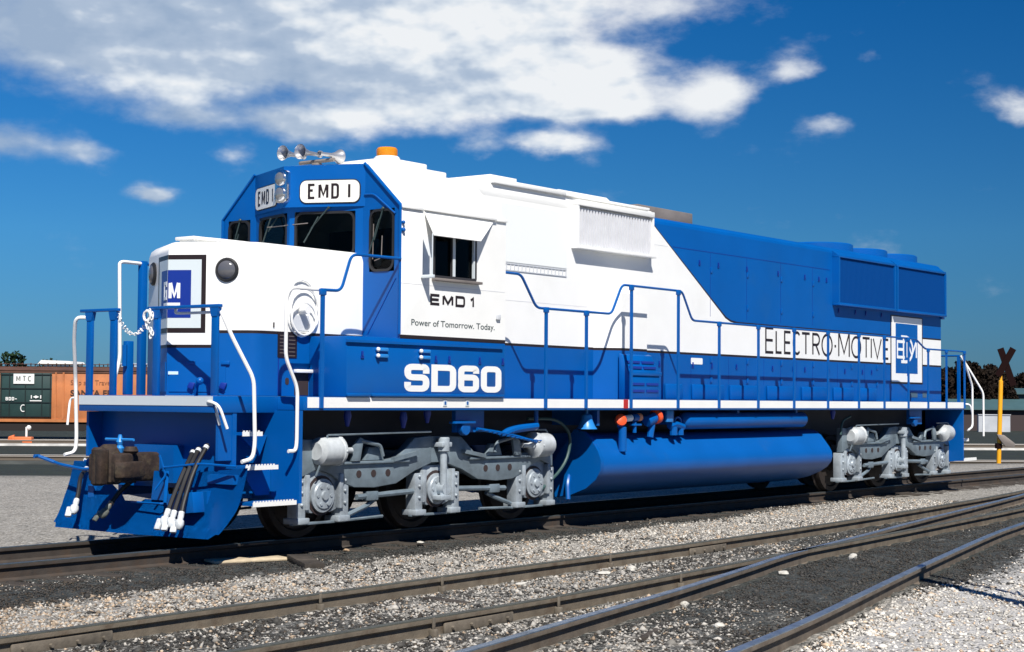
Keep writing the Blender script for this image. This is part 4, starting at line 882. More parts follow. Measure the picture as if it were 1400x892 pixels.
            mb = MB(); mb.tube([(xc+sg*.42, s*1.16, .50), (xc+sg*1.45, s*1.16, .47)], .035, 8); mb.box(xc+sg*1.2-.10, xc+sg*1.2+.10, min(s*1.12, s*1.20), max(s*1.12, s*1.20), .42, .53, .01); mb.tube([(xc+sg*1.6, s*1.14, .26), (xc+sg*1.25, s*1.14, .36), (xc+sg*1.1, s*1.12, .42)], .03, 8); mb.tube([(xc+sg*1.75, s*1.13, .20), (xc+sg*.95, s*1.13, .22)], .018, 6); mb.build('brake_rod', M_silver, bg_)
        mb = MB(); mb.cyl((xc, s*1.30, .40), (xc, s*1.30, .98), .045, 14); mb.cyl((xc, s*1.30, .98), (xc, s*1.30, 1.16), .075, 14, .01); mb.box(xc-.10, xc+.10, min(s*1.2, s*1.36), max(s*1.2, s*1.36), 1.04, 1.10, .01); mb.box(xc-.11, xc+.09, min(s*1.18, s*1.36), max(s*1.18, s*1.36), .38, .44, .01); mb.cyl((xc+.02, s*1.22, .52), (xc+.02, s*1.34, .52), .08, 14); mb.build('shock_absorber', M_lsilver, bg_)
    mb = MB(); mb.tube([(xc-2.15, -1.34, 1.215), (xc-.3, -1.34, 1.235)], .013, 6); mb.tube([(xc-2.15, -1.34, 1.215), (xc-2.2, -1.34, 1.0), (xc-2.25, -1.26, .75)], .013, 6, .1); mb.tube([(xc+1.6, -1.30, 1.235), (xc+2.2, -1.30, 1.235), (xc+2.25, -1.3, 1.1)], .013, 6, .05); mb.build('air_pipe', M_silver, bg_)
    return bg_
B1, B2 = 1.655+2.07, 1.655+13.89+2.07
bogie(B1); bogie(B2)
# brackets, hoses and chain between frame and bogie
for xc in (B1, B2):
    mb = MB(); mb.box(xc+.16, xc+.74, -1.36, -1.30, 1.22, 1.499); mb.cyl((xc+.28, -1.44, 1.27), (xc+.28, -1.36, 1.27), .09, 14, .01); mb.box(xc+.02, xc+.45, -1.46, -1.365, 1.33, 1.36, .006); mb.build('bogie_bracket', M_blue, loco)
mb = MB(); mb.tube([(B1+.55, -1.40, 1.26), (B1+1.2, -1.40, 1.19), (B1+1.95, -1.36, 1.06)], .022, 8, .3)
for i in range(14): u = i/13; mb.tube([(B1+.6+1.3*u+.028*math.cos(R(a)), -1.40+.028*math.sin(R(a)), 1.255-.16*u-.02*math.sin(3.1*u)) for a in range(0, 360, 60)], .008, 5, closed=True)
mb.build('brake_chain', M_blue, loco)
mb = MB(); mb.tube([(B1+1.10, -1.36, 1.18), (B1+1.35, -1.38, 1.25), (B1+1.85, -1.38, 1.29)], [.03]+[.055]*12+[.02]*8, 10, .15); mb.tube([(B1+1.85, -1.38, 1.27), (B1+1.85, -1.38, 1.5)], .03, 8); mb.build('brake_hanger', M_blue, loco)
M_hose = mat('grey_green_hose', (.03, .07, .07), .5)
mb = MB(); mb.tube([(B1+1.9, -1.2, 1.38), (B1+2.6, -1.2, 1.38), (B1+2.95, -1.2, 1.15), (B1+2.8, -1.2, .72), (B1+2.1, -1.18, .34)], .022, 8, .4); mb.build('sand_hose', M_hose, loco)
mb = MB(); mb.tube([(B2-2.2, -1.25, 1.38), (B2-2.55, -1.25, 1.3), (B2-2.6, -1.25, 1.05)], .022, 8, .2); mb.build('sand_hose', M_hose, loco)
for x, z0 in ((1.95, 1.33), (2.95, 1.30), (3.4, 1.36), (14.6, 1.35)):
    mb = MB(); mb.lathe([(.02, 0), (.03, .04), (.05, .12), (.035, .2)], (x, -1.3, z0-.02), Z_, 10); mb.build('drain_cock', M_dblue, loco)
# ================================================================== GROUND, TRACKS, GRAVEL
CAM = np.array([CX, CY]); FWD = np.array([math.cos(YAW), math.sin(YAW)]); RGT = np.array([math.sin(YAW), -math.cos(YAW)])
def sst(a, b, x): t = np.clip((x-a)/(b-a), 0, 1); return t*t*(3-2*t)
def zground(x, y):
    d = (x-CX)*FWD[0] + (y-CY)*FWD[1]; lat = (x-CX)*RGT[0] + (y-CY)*RGT[1]
    e = 37 + 13*sst(-5, 18, lat)
    return -.17 + .032*sst(-3.4, -4.4, y)*sst(40, 30, d) - .78*sst(e, e+14, d)
TRK = {'A': [(-7.5, -5.0), (-3, -4.82), (0, -4.70), (4, -4.60), (8, -4.38), (13, -3.95), (19, -3.25), (27, -2.0)],
       'B': [(-7.5, -6.68), (-4, -6.52), (-1, -6.42), (1.5, -6.22), (3.7, -6.03), (7.1, -5.74), (9.7, -5.50), (13.5, -5.12), (20, -4.3), (28, -3.1)],
       'C': [(-7, -8.35), (-4, -7.74), (-2, -7.34), (0, -6.95), (2, -6.50), (3.9, -6.06), (6.6, -5.60), (10, -5.0), (17.2, -3.78), (28, -1.7)],
       'D': [(-5.5, -9.62), (-2.8, -9.09), (-.85, -8.70), (2.2, -8.0), (5, -7.38), (8, -6.74), (10, -6.38), (18, -5.0), (30, -3.0)]}
def catmull(P, n=8):
    P = [Vector(p) for p in P]; Q = []
    for i in range(len(P)-1):
        p0 = P[i-1] if i else P[0]*2-P[1]; p1, p2 = P[i], P[i+1]; p3 = P[i+2] if i+2 < len(P) else P[-1]*2-P[-2]
        for k in range(n):
            t = k/n; Q.append(.5*((2*p1)+(p2-p0)*t+(2*p0-5*p1+4*p2-p3)*t*t+(3*p1-p0-3*p2+p3)*t**3))
    Q.append(P[-1]); return Q
TY = {k: catmull(v) for k, v in TRK.items()}
ty = {k: (np.array([p.x for p in v]), np.array([p.y for p in v])) for k, v in TY.items()}
def yof(k, x): return np.interp(x, *ty[k])
def darkness(x, y):
    """where the ballast is soaked with old oil and cinders (0 clean .. 1 black)"""
    yA, yB, yC, yD = (yof(k, x) for k in 'ABCD')
    d = np.full_like(x, .15)
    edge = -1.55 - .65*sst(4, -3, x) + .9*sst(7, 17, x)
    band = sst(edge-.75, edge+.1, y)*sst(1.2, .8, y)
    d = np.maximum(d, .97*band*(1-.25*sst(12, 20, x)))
    nearA = np.exp(-((y-yA)/.28)**2); d = np.maximum(d, .45*nearA)
    d = np.where((y < yA) & (y > yB), np.maximum(d, .52 + .25*sst(3, 8, x)), d)
    d = np.where((y <= yB) & (y > yC), np.maximum(d, .48 + .35*sst(1, 4, x)), d)
    cd = (y <= np.minimum(yB, yC)) & (y > yD)
    d = np.where(cd, .55 + .45*sst(-2.2, 1.6, x), d)
    far = y <= yD
    spill = .9*sst(1.5, 4.5, x)*sst(yD-1.25, yD-.15, y)
    d = np.where(far, np.maximum(.0, spill + .35*np.exp(-((y-yD)/.3)**2)), d)
    return d
# ---- one sheet, fine near the tracks, coarse to the horizon
def axis(a, b, step, lo, hi):
    c = list(np.arange(a, b, step)); s = step; x = c[-1]
    while x < hi: s *= 1.22; x += s; c.append(x)
    s = step; x = a
    while x > lo: s *= 1.22; x -= s; c.insert(0, x)
    return np.array(c)
gx = axis(-8, 26, .16, -2500, 3500); gy = axis(-11, 3, .14, -2500, 3500)
GX, GY = np.meshgrid(gx, gy, indexing='ij')
D_ = darkness(GX, GY)
fd = (GX-CX)*FWD[0] + (GY-CY)*FWD[1]; lt = (GX-CX)*RGT[0] + (GY-CY)*RGT[1]
e_ = 37 + 13*sst(-5, 18, lt)
near = (np.abs(GX-9) < 26) & (GY < 3)
D_ = np.where(near, D_, .12); D_ = np.where((GY > 1.2) | ~near, np.maximum(.10, .12*sst(-8, 20, lt) + .72*sst(e_-.5, e_+2.5, fd)), D_)
GZ = zground(GX, GY)
bump_ = rng.normal(0, .006, GX.shape)*near; GZ = GZ + bump_
n0, n1_ = GX.shape
verts = np.stack([GX, GY, GZ], -1).reshape(-1, 3).astype(np.float32)
idx = np.arange(n0*n1_).reshape(n0, n1_)
quads = np.stack([idx[:-1, :-1], idx[1:, :-1], idx[1:, 1:], idx[:-1, 1:]], -1).reshape(-1, 4)
def np_mesh(name, verts, faces, k):
    me = bpy.data.meshes.new(name); me.vertices.add(len(verts)); me.vertices.foreach_set('co', verts.ravel())
    me.loops.add(faces.size); me.loops.foreach_set('vertex_index', faces.ravel().astype(np.int32))
    me.polygons.add(len(faces)); me.polygons.foreach_set('loop_start', (np.arange(len(faces))*k).astype(np.int32))
    me.update(calc_edges=True); me.validate(); return me
gme = np_mesh('ground', verts, quads, 4)
at_ = gme.attributes.new('oil', 'FLOAT', 'POINT'); at_.data.foreach_set('value', D_.reshape(-1).astype(np.float32))
at2 = gme.attributes.new('veg', 'FLOAT', 'POINT'); at2.data.foreach_set('value', sst(e_+1, e_+6, fd).reshape(-1).astype(np.float32))
at3 = gme.attributes.new('white', 'FLOAT', 'POINT'); at3.data.foreach_set('value', (sst(0, -.5, GY-yof('D', GX))*(GY < -3)).reshape(-1).astype(np.float32))
m = bpy.data.materials.new('oily_limestone_ballast'); m.use_nodes = True; t = NT(m.node_tree)
b = t.n('ShaderNodeBsdfPrincipled'); o = t.n('ShaderNodeOutputMaterial'); t.l(b.outputs[0], o.inputs[0]); b.inputs['Roughness'].default_value = .85
tcn = t.n('ShaderNodeTexCoord'); pv = tcn.outputs['Object']
aoil = t.n('ShaderNodeAttribute', attribute_name='oil').outputs['Fac']; aveg = t.n('ShaderNodeAttribute', attribute_name='veg').outputs['Fac']
vo = t.n('ShaderNodeTexVoronoi'); vo.inputs['Scale'].default_value = 36; t.l(pv, vo.inputs['Vector'])
vs = t.n('ShaderNodeSeparateColor'); t.l(vo.outputs['Color'], vs.inputs[0])
nlo = t.noise(pv, .9, 6, .62); nmid = t.noise(pv, 4.5, 6, .65); nhi = t.noise(pv, 30, 4, .6)
dk = t.math('ADD', aoil, t.math('ADD', t.math('MULTIPLY', t.math('SUBTRACT', nlo, .5), 1.0), t.math('ADD', t.math('MULTIPLY', t.math('SUBTRACT', nmid, .5), .9), t.math('MULTIPLY', t.math('SUBTRACT', vs.outputs[0], .5), .55))))
dkm = t.n('ShaderNodeMapRange'); t.l(dk, dkm.inputs[0]); dkm.inputs[1].default_value = .15; dkm.inputs[2].default_value = .78
pale = t.ramp(vs.outputs[1], [(0, (.12, .108, .09)), (.35, (.26, .245, .215)), (.8, (.37, .35, .315)), (1, (.54, .52, .48))])
aw = t.n('ShaderNodeAttribute', attribute_name='white').outputs['Fac']
pale = t.mix(t.math('MULTIPLY', aw, .75), pale, (.56, .55, .53))
pale = t.mix(t.math('MULTIPLY', nhi, .25), pale, (.30, .28, .25))
dark = t.ramp(vs.outputs[2], [(0, (.010, .013, .012)), (.6, (.022, .028, .026)), (1, (.07, .075, .068))])
col = t.mix(dkm.outputs[0], pale, dark)
vegc = t.ramp(nlo, [(.3, (.006, .010, .008)), (.6, (.014, .022, .014)), (.8, (.03, .034, .022))])
col = t.mix(t.math('MULTIPLY', aveg, .97), col, vegc)
t.l(col, b.inputs['Base Color'])
bp = t.n('ShaderNodeBump'); bp.inputs['Strength'].default_value = .9; bp.inputs['Distance'].default_value = .03
hh = t.math('ADD', t.math('MULTIPLY', vo.outputs['Distance'], -1.0), t.math('MULTIPLY', nhi, .6)); t.l(hh, bp.inputs['Height']); t.l(bp.outputs[0], b.inputs['Normal'])
gme.materials.append(m)
go = bpy.data.objects.new('ground', gme); C.objects.link(go); go['kind'] = 'structure'

# ---- loose stones: real pebbles over the foreground ballast
N = 130000
px = rng.uniform(-7.5, 17, N*2); py = rng.uniform(-10.5, -.9, N*2)
dcam = np.hypot(px-CX, py-CY); keep = rng.uniform(0, 1, N*2) < np.clip(14/dcam, 0, 1)**1.3
f_ = (px-CX)*FWD[0]+(py-CY)*FWD[1]; l_ = (px-CX)*RGT[0]+(py-CY)*RGT[1]
keep &= (np.abs(l_) < f_*.33+.6)
for k in 'ABCD': keep &= np.abs(py - yof(k, px)) > .085
keep &= ~((py > -.80) & (py < -.63))
clean = py < yof('D', px) - .5
keep &= ~(clean & (rng.uniform(0, 1, N*2) < .68))
px, py = px[keep][:N], py[keep][:N]; n = len(px)
dk_ = darkness(px, py)
big = rng.uniform(0, 1, n)
rad = np.where(big > .98, rng.uniform(.022, .038, n), rng.uniform(.007, .020, n))
rad *= np.where(dk_ > .7, .8, 1)
base = np.array([[1, 0, 0], [-1, 0, 0], [0, 1, 0], [0, -1, 0], [0, 0, 1], [0, 0, -1]], float)
tri = np.array([[0, 2, 4], [2, 1, 4], [1, 3, 4], [3, 0, 4], [2, 0, 5], [1, 2, 5], [3, 1, 5], [0, 3, 5]])
V = base[None]*(1+rng.normal(0, .28, (n, 6, 1))) + rng.normal(0, .16, (n, 6, 3))
V *= rad[:, None, None]*np.stack([rng.uniform(.8, 1.4, n), rng.uniform(.8, 1.4, n), rng.uniform(.45, .8, n)], -1)[:, None, :]
a = rng.uniform(0, 6.28, n); ca, sa = np.cos(a), np.sin(a)
Vx = V[..., 0]*ca[:, None]-V[..., 1]*sa[:, None]; Vy = V[..., 0]*sa[:, None]+V[..., 1]*ca[:, None]
pos = np.stack([px, py, zground(px, py) + rad*.25], -1)
VV = np.stack([Vx, Vy, V[..., 2]], -1) + pos[:, None, :]
F = (tri[None] + (np.arange(n)*6)[:, None, None]).reshape(-1, 3)
pme = np_mesh('gravel', VV.reshape(-1, 3).astype(np.float32), F, 3)
def vnoise(x, y, s, seed):
    g = np.random.default_rng(seed).uniform(0, 1, (256, 256)); x = x*s+80; y = y*s+80; i = np.floor(x).astype(int); j = np.floor(y).astype(int); u = x-i; v = y-j
    u = u*u*(3-2*u); v = v*v*(3-2*v); G_ = lambda a, b: g[a % 256, b % 256]
    return (G_(i, j)*(1-u)+G_(i+1, j)*u)*(1-v)+(G_(i, j+1)*(1-u)+G_(i+1, j+1)*u)*v
pn = .5*vnoise(px, py, .7, 3)+.3*vnoise(px, py, 1.9, 4)+.2*vnoise(px, py, 5, 5)
dd = dk_ + 1.15*(pn-.5)*(1-.35*(py < yof('D', px)))
soak = rng.uniform(.12, .88, n) < (dd-.08)*1.12
lum = np.where(soak, rng.uniform(.012, .055, n), rng.uniform(.13, .46, n))*np.where(soak, 1, .75+.5*pn)
outer = (py < yof('D', px)-.12)
lum = np.where(~soak, lum*(1+.55*outer+.22*sst(2, 9, px)*(py > yof('A', px))), lum)
brown = rng.uniform(0, 1, n) + .30*sst(1, -4, px)*(py > yof('A', px))
tint = np.stack([lum*np.where(brown > .85, 1.05, 1.0), lum*np.where(brown > .85, .80, .945), lum*np.where(brown > .85, .56, .85)], -1)
ca_ = pme.attributes.new('tint', 'FLOAT_COLOR', 'POINT'); ca_.data.foreach_set('color', np.repeat(np.concatenate([tint, np.ones((n, 1))], -1), 6, 0).astype(np.float32).ravel())
m = bpy.data.materials.new('loose_stone'); m.use_nodes = True; t = NT(m.node_tree)
b = t.n('ShaderNodeBsdfPrincipled'); o = t.n('ShaderNodeOutputMaterial'); t.l(b.outputs[0], o.inputs[0]); b.inputs['Roughness'].default_value = .8
t.l(t.n('ShaderNodeAttribute', attribute_name='tint').outputs['Color'], b.inputs['Base Color'])
pme.materials.append(m); po = bpy.data.objects.new('gravel', pme); C.objects.link(po)
tag(po, 'loose pale and oil-stained crushed stone ballast spread between the near rails', 'gravel', kind='stuff')

# ---- rails
def rail_mat(name, top, topr, side, metal):
    mt = mat(name+'_top', top, topr, metal=metal, var=.25, vscale=14, dirt=(.05, .045, .035), dscale=2.5, dlo=.5, dhi=.72, damt=.55)
    ms = mat(name+'_side', side, .85, var=.25, vscale=6, bump=.3, bscale=60, dirt=(.07, .04, .022), dscale=4, dlo=.5, dhi=.75, damt=.8)
    return [mt, ms]
M_shiny = rail_mat('polished_rail', (.30, .36, .42), .38, (.13, .105, .08), .8); M_dull = rail_mat('weathered_rail', (.085, .088, .072), .6, (.14, .115, .085), .3); M_lrail = rail_mat('dark_rail', (.07, .08, .08), .45, (.045, .036, .03), .4)
PROF = [(-.036, 0), (.036, 0), (.038, -.008), (.036, -.040), (.010, -.055), (.009, -.140), (.066, -.158), (.068, -.170), (-.068, -.170), (-.066, -.158), (-.009, -.140), (-.010, -.055), (-.036, -.040), (-.038, -.008)]
def sweep(path, name, mats, parent, z0=0.0, zf=None):
    mb = MB(); k = len(path); rings = []
    for i, p in enumerate(path):
        tg = (path[min(i+1, k-1)]-path[max(i-1, 0)]).normalized(); nr = Vector((-tg.y, tg.x))
        z = z0 if zf is None else zf(p.x, p.y)
        rings.append([mb.b.verts.new((p.x+nr.x*a, p.y+nr.y*a, z+c)) for a, c in PROF])
    q = len(PROF)
    for a, b in zip(rings, rings[1:]):
        for j in range(q):
            f = mb.b.faces.new([a[j], a[(j+1) % q], b[(j+1) % q], b[j]]); f.material_index = 0 if j in (0, 1, 13) else 1
    for r_ in (rings[0], rings[-1]):
        f = mb.b.faces.new(r_); f.material_index = 1
    return mb.build(name, mats, parent, smooth=.5)
M_tie = mat('creosoted_timber', (.035, .028, .022), .85, var=.4, vscale=6, bump=.6, bscale=25, dirt=(.12, .10, .08), dscale=3, dlo=.5, dhi=.8, damt=.5)
M_bar = mat('rusty_joint_bar', (.13, .11, .085), .8, var=.3, vscale=10, bump=.3, dirt=(.09, .05, .03), dscale=6, damt=.7)
tl0 = thing('railway_track', 'straight railway track with dark ties under the blue and white locomotive', 'railway track')
for s in (-1, 1): sweep([Vector((x, s*.7555)) for x in np.arange(-9, 60, 3.)], 'rail', M_lrail, tl0)
tie = MB().box(-.115, .115, -1.32, 1.32, -.33, -.152, .012).build('tie', M_tie, tl0); tie.location = (-7.2, 0, 0)
for i in range(1, 62):
    kid(tie, tl0, (-7.2+.53*i, random.uniform(-.06, .06), random.uniform(-.012, .004)), (0, 0, random.uniform(-.02, .02)))
for k, lab in (('AB', 'weathered dull railway track nearest in front of the locomotive'), ('CD', 'polished railway track crossing the dark oily ballast in the right foreground')):
    tr = thing('railway_track', lab, 'railway track')
    for q in k:
        rl = sweep(TY[q], 'rail', M_shiny if q in 'CD' else M_dull, tr)
        if q == 'B': railB = rl
        if q == 'A': railA = rl
    T2 = MB().box(-.115, .115, -1.3, 1.3, -.33, -.163, .012).build('tie', M_tie, tr)
    xs = np.arange(-6.5, 15, .56)
    for i, x in enumerate(xs):
        yc = (yof(k[0], x)+yof(k[1], x))/2; sl_ = (yof(k[0], x+.5)-yof(k[0], x))/.5
        o = T2 if i == 0 else kid(T2, tr)
        o.location = (x, yc, random.uniform(-.035, -.004)); o.rotation_euler = (0, 0, math.atan(sl_)+random.uniform(-.03, .03))
def joint(q, x, side, rl, bolts=4):
    y = float(yof(q, x)); a = math.atan((float(yof(q, x+.3))-y)/.3)
    mb = MB(); s = side; mb.box(-.45, .45, min(s*.011, s*.034), max(s*.011, s*.034), -.138, -.058, .008)
    for i in range(bolts): bx_ = -.36+.72*i/(bolts-1); mb.cyl((bx_, s*.034, -.1), (bx_, s*.06, -.1), .016, 6)
    o = mb.build('joint_bar', M_bar, rl); o.location = (x, y, 0); o.rotation_euler = (0, 0, a)
joint('B', -2.15, -1, railB); joint('B', -2.15, 1, railB); joint('A', 4.6, -1, railA); joint('A', -4.9, -1, railA)
for q, x, rl in (('A', -2.19, railA), ('A', -.5, railA), ('B', -2.75, railB), ('B', -1.05, railB), ('B', 1.2, railB), ('A', 2.4, railA)):
    mb = MB(); y = float(yof(q, x)); mb.box(x-.022, x+.022, y-.075, y-.012, -.165, -.085, .008); mb.box(x-.016, x+.016, y-.05, y-.0385, -.085, .001, .004); mb.build('rail_anchor', M_bar, rl)
# ---- single larger rocks and scraps
def rock(x, y, r, label, group=None, z=-.13, m_=None, fl=.65):
    r *= .60
    t = bmesh.new(); bmesh.ops.create_icosphere(t, subdivisions=2, radius=r)
    ph = Vector((random.uniform(0, 9), random.uniform(0, 9), random.uniform(0, 9)))
    from mathutils import noise as mn
    for v in t.verts:
        v.co *= 1 + .45*mn.noise(v.co/r*.9+ph); v.co.z *= fl; v.co.x *= 1.25
    me = bpy.data.meshes.new('rock'); t.to_mesh(me); t.free(); me.materials.append(m_ or M_rock); o = bpy.data.objects.new('rock', me); C.objects.link(o); o.location = (x, y, z+r*fl*.5); o.rotation_euler = (0, 0, random.uniform(0, 6))
    return tag(o, label, 'rock', group)
M_rock = mat('pale_limestone', (.50, .48, .43), .85, var=.2, vscale=12, bump=.5, bscale=40); M_brock = mat('tan_stone', (.42, .29, .18), .85, var=.2, vscale=12, bump=.5)
rock(.30, -6.26, .085, 'whitest rounded rock, alone between the two near tracks where their rails converge', z=-.15)
rock(2.26, -5.05, .08, 'white upright rock under the far rail of the dull track')
rock(1.75, -5.05, .11, 'long flat white stone lying along the far rail of the dull track', fl=.3)
rock(.40, -5.0, .085, 'flat white stone left of centre under the far rail of the dull track', fl=.35)
rock(.05, -7.02, .065, 'chalky stone tight against the near side of the polished rail')
rock(2.86, -6.50, .085, 'tan white rock in the dark oily corner beside the polished rail', m_=M_rock)
rock(5.0, -6.25, .09, 'pale rock alone in the black oily patch between the polished rails')
rock(3.3, -1.30, .07, 'flat cream stone on the dark strip beside the middle of the locomotive', m_=M_rock, fl=.4)
rock(1.9, -1.35, .05, 'small orange stone on the dark strip below the front bogie', m_=M_brock)
rock(-.97, -7.95, .06, 'pale stone beside the near side of the polished rail at the picture bottom')
rock(-.2, -8.7, .05, 'little white stone near the nearest polished rail at the picture bottom')
def plank(p0, p1, w_, h_, name, label, m_):
    p0, p1 = V3((*p0, -.165)), V3((*p1, -.165)); L = (p1-p0).length; a = math.atan2(p1.y-p0.y, p1.x-p0.x)
    mb = MB(); mb.box(0, L, -w_/2, w_/2, 0, h_, .008); o = mb.build(name, m_); o.location = p0; o.rotation_euler = (0, .02, a); return tag(o, label, 'timber')
plank((-1.92, -7.84), (-.57, -7.32), .06, .05, 'wooden_stick', 'thin dark stick lying beside the polished rail in the foreground', M_tie)
plank((.98, -1.45), (.49, -2.2), .22, .07, 'timber_offcut', 'dark timber offcut sticking out under the locomotive front steps', M_tie)
plank((-1.0, -5.0), (-1.05, -5.5), .12, .05, 'timber_offcut', 'short dark timber scrap between the dull rails', M_tie)
mb = MB(); mb.box(-.45, .45, -.16, .16, 0, .035, .015); o = mb.build('concrete_slab', mat('sandy_concrete', (.50, .41, .28), .9, var=.2, vscale=10, bump=.4)); o.location = (.55, -1.12, -.165); o.rotation_euler = (0, 0, -.35); tag(o, 'small sandy concrete slab beside the rail under the locomotive front', 'slab')
# ================================================================== FAR YARD
def P(depth, lat, z=0): p = CAM + FWD*depth + RGT*lat; return V3((p[0], p[1], z))
YR = YAW - math.pi/2                                  # local +x = to the right, local +y = away from the camera
ZF = -.95
M_palebal = mat('pale_ballast', (.44, .43, .40), .9, var=.3, vscale=1.5, bump=.5, bscale=8)
M_farrail = [mat('far_rail_top', (.62, .60, .57), .6), mat('far_rail_side', (.10, .08, .06), .8)]
tieF = None
for dep, sl_, lab in ((66, .05, 'far railway track across the left background, nearest of the two behind the locomotive nose'), (91, .10, 'far railway track in front of the orange boxcar')):
    tr = thing('railway_track', lab, 'railway track')
    for off in (-.72, .72):
        path = []
        for l in np.arange(-70, 90, 5.): q = CAM + FWD*(dep+off+sl_*l) + RGT*l; path.append(Vector((q[0], q[1])))
        sweep(path, 'rail', M_farrail, tr, z0=ZF+.28)
    mb = MB(); A = [P(dep-1.5-sl_*70, -70, ZF+.10), P(dep-1.5+sl_*85, 85, ZF+.10), P(dep+1.5+sl_*85, 85, ZF+.10), P(dep+1.5-sl_*70, -70, ZF+.10)]
    Bq = [P(dep-2.1-sl_*70, -70, ZF-.1), P(dep-2.1+sl_*85, 85, ZF-.1), P(dep+2.1+sl_*85, 85, ZF-.1), P(dep+2.1-sl_*70, -70, ZF-.1)]
    mb.face(A); 
    for i in range(4): mb.face([Bq[i], Bq[(i+1) % 4], A[(i+1) % 4], A[i]])
    o = mb.build('ballast_bed', M_palebal if dep > 70 else mat('grey_ballast', (.05, .055, .05), .9, var=.4, vscale=1.2), tr, smooth=0)
# ---- orange boxcar
M_org = mat('faded_orange_paint', (.50, .17, .055), .65, var=.14, vscale=.8, dirt=(.22, .085, .04), dscale=.7, dlo=.45, dhi=.75, damt=.7)
M_brn = mat('brown_steel', (.10, .045, .028), .7, var=.25, vscale=1.5); M_grn = mat('dark_green_door_paint', (.018, .045, .042), .5, var=.2, vscale=1.2); M_cwh = mat('chalk_white_paint', (.75, .75, .72), .6)
M_dkb0 = mat('black_brown_underframe', (.012, .008, .007), .8)
car = thing('boxcar', 'old orange boxcar with a dark green sliding door in the left background', 'freight car', P(100, -29.2, ZF), YR)
mb = MB(); L, H0, H1 = 15.6, 1.12, 4.12
mb.box(-L/2, L/2, 0, 2.9, H0, H1, .03)
cb = mb.build('car_body', M_org, car)
for x in list(np.arange(-7.6, -1.6, .98)) + [1.85] + list(np.arange(6.3, 7.8, .7)): MB().box(x-.045, x+.045, -.06, .0, H0+.05, H1-.1).build('side_post', M_org, cb)
MB().box(2.25, 2.36, -.05, .0, H0+.05, H1-.1).build('side_post', M_org, cb)
mb = MB(); mb.prism([(-.08, H1), (1.45, H1+.22), (2.98, H1), (2.98, H1+.06), (1.45, H1+.28), (-.08, H1+.06)], (V3((-L/2, 0, 0)), Y_, Z_, X_), -.05, L+.05); mb.build('car_roof', M_brn, cb)
mb = MB(); mb.box(-L/2, L/2, -.04, .02, H1-.14, H1-.001); mb.build('roof_rail', M_brn, cb)
mb = MB(); mb.box(-L/2, L/2, -.05, .02, H0-.08, H0+.10); mb.build('side_sill', mat('rusty_orange_paint', (.45, .16, .05), .6, var=.2, vscale=1), cb)
mb = MB(); mb.box(-1.48, 1.62, -.10, -.062, H0+.2, H1-.16, .01)
mb.mi = 1
for z in np.linspace(H0+.25, H1-.25, 4): mb.box(-1.48, 1.62, -.14, -.101, z-.03, z+.03)
for x in (-1.40, -.9, .05, 1.05, 1.55): mb.box(x-.03, x+.03, -.135, -.102, H0+.22, H1-.18)
dr = mb.build('sliding_door', [M_grn, mat('black_green_trim', (.006, .014, .014), .5)], cb)
df = lambda x, z: (V3((x, -.15, z)), X_, Z_, -Y_)
mb = MB(); mb.prism([(-.66, 3.32), (.58, 3.32), (.58, 3.92), (-.66, 3.92)], df(0, 0), 0, .02); mb.build('placard', M_cwh, dr)
mb = MB(); f = (V3((0, -.171, 0)), X_, Z_, -Y_); stroke_text(mb, [('m', -.50, -.24, 3.46, 3.80), ('T', -.12, .10, 3.46, 3.80), ('C', .20, .44, 3.46, 3.80)], f, .06, .006); mb.build('placard_letters', mat('grey_lettering', (.16, .17, .16), .6), dr)
mb = MB(); f = df(0, 0)
stroke_text(mb, [('S', -1.12, -.97, 2.32, 2.52, .2), ('D', -.93, -.78, 2.32, 2.52, .3), ('D', -.74, -.60, 2.32, 2.52, .3), ('-', -.58, -.42, 2.30, 2.56)], f, .045, .01); mb.build('stencil_marks', M_cwh, dr); mb = MB()
mb.box(.40, .46, -.165, -.151, 2.44, 2.64); mb.box(.96, 1.02, -.165, -.151, 2.44, 2.64); mb.prism([(.52, 2.54), (.70, 2.63), (.90, 2.54), (.70, 2.45)], f, 0, .012); mb.box(.34, 1.04, -.165, -.151, 2.28, 2.34)
mb.build('stencil_marks', M_cwh, dr); mb = MB()
mb.strip([(-.05+.15*math.cos(R(a)), 1.86+.20*math.sin(R(a))) for a in range(60, 301, 20)], .05, f, 0, .012)
mb.build('stencil_marks', M_cwh, dr)
ct = font_mesh('SANTA FE', .50, (V3((2.72, -.012, 1.0+1.62)), X_, Z_, -Y_), 'side_lettering', mat('brown_black_lettering', (.05, .02, .012), .6), cb, t=.01, bold=.012, sx=1.12)
font_mesh('Ship and Travel', .42, (V3((2.72, -.012, 1.0+2.28)), X_, Z_, -Y_), 'side_lettering', mat('faded_brown_lettering', (.24, .09, .04), .6), cb, t=.01, sx=.95)
mb = MB(); mb.box(-L/2+.3, L/2-.3, .5, 2.4, .78, H0-.09); mb.prism([(-3.5, .5), (3.5, .5), (4.4, .95), (-4.4, .95)], (V3((0, .1, 0)), X_, Z_, -Y_), -.1, .05); 
un = mb.build('car_underframe', M_dkb0, cb)
for x in (-5.6, 5.6):
    mb = MB()
    for k in (-.85, .85):
        for yy in (.72, 2.16): mb.cyl((x+k, yy-.07, .70), (x+k, yy+.07, .70), .42, 20)
    mb.prism([(-1.2, .75), (-.6, .95), (.6, .95), (1.2, .75), (1.0, .62), (.5, .45), (-.5, .45), (-1.0, .62)], (V3((x, .5, 0)), X_, Z_, -Y_), -.1, .08); mb.build('car_bogie', M_wheel, cb)
mb = MB()
for i in range(60): x = -L/2+.2+i*.26; mb.box(x, x+.05, 1.2, 1.25, H1+.23, H1+.42+.06*(i % 2))
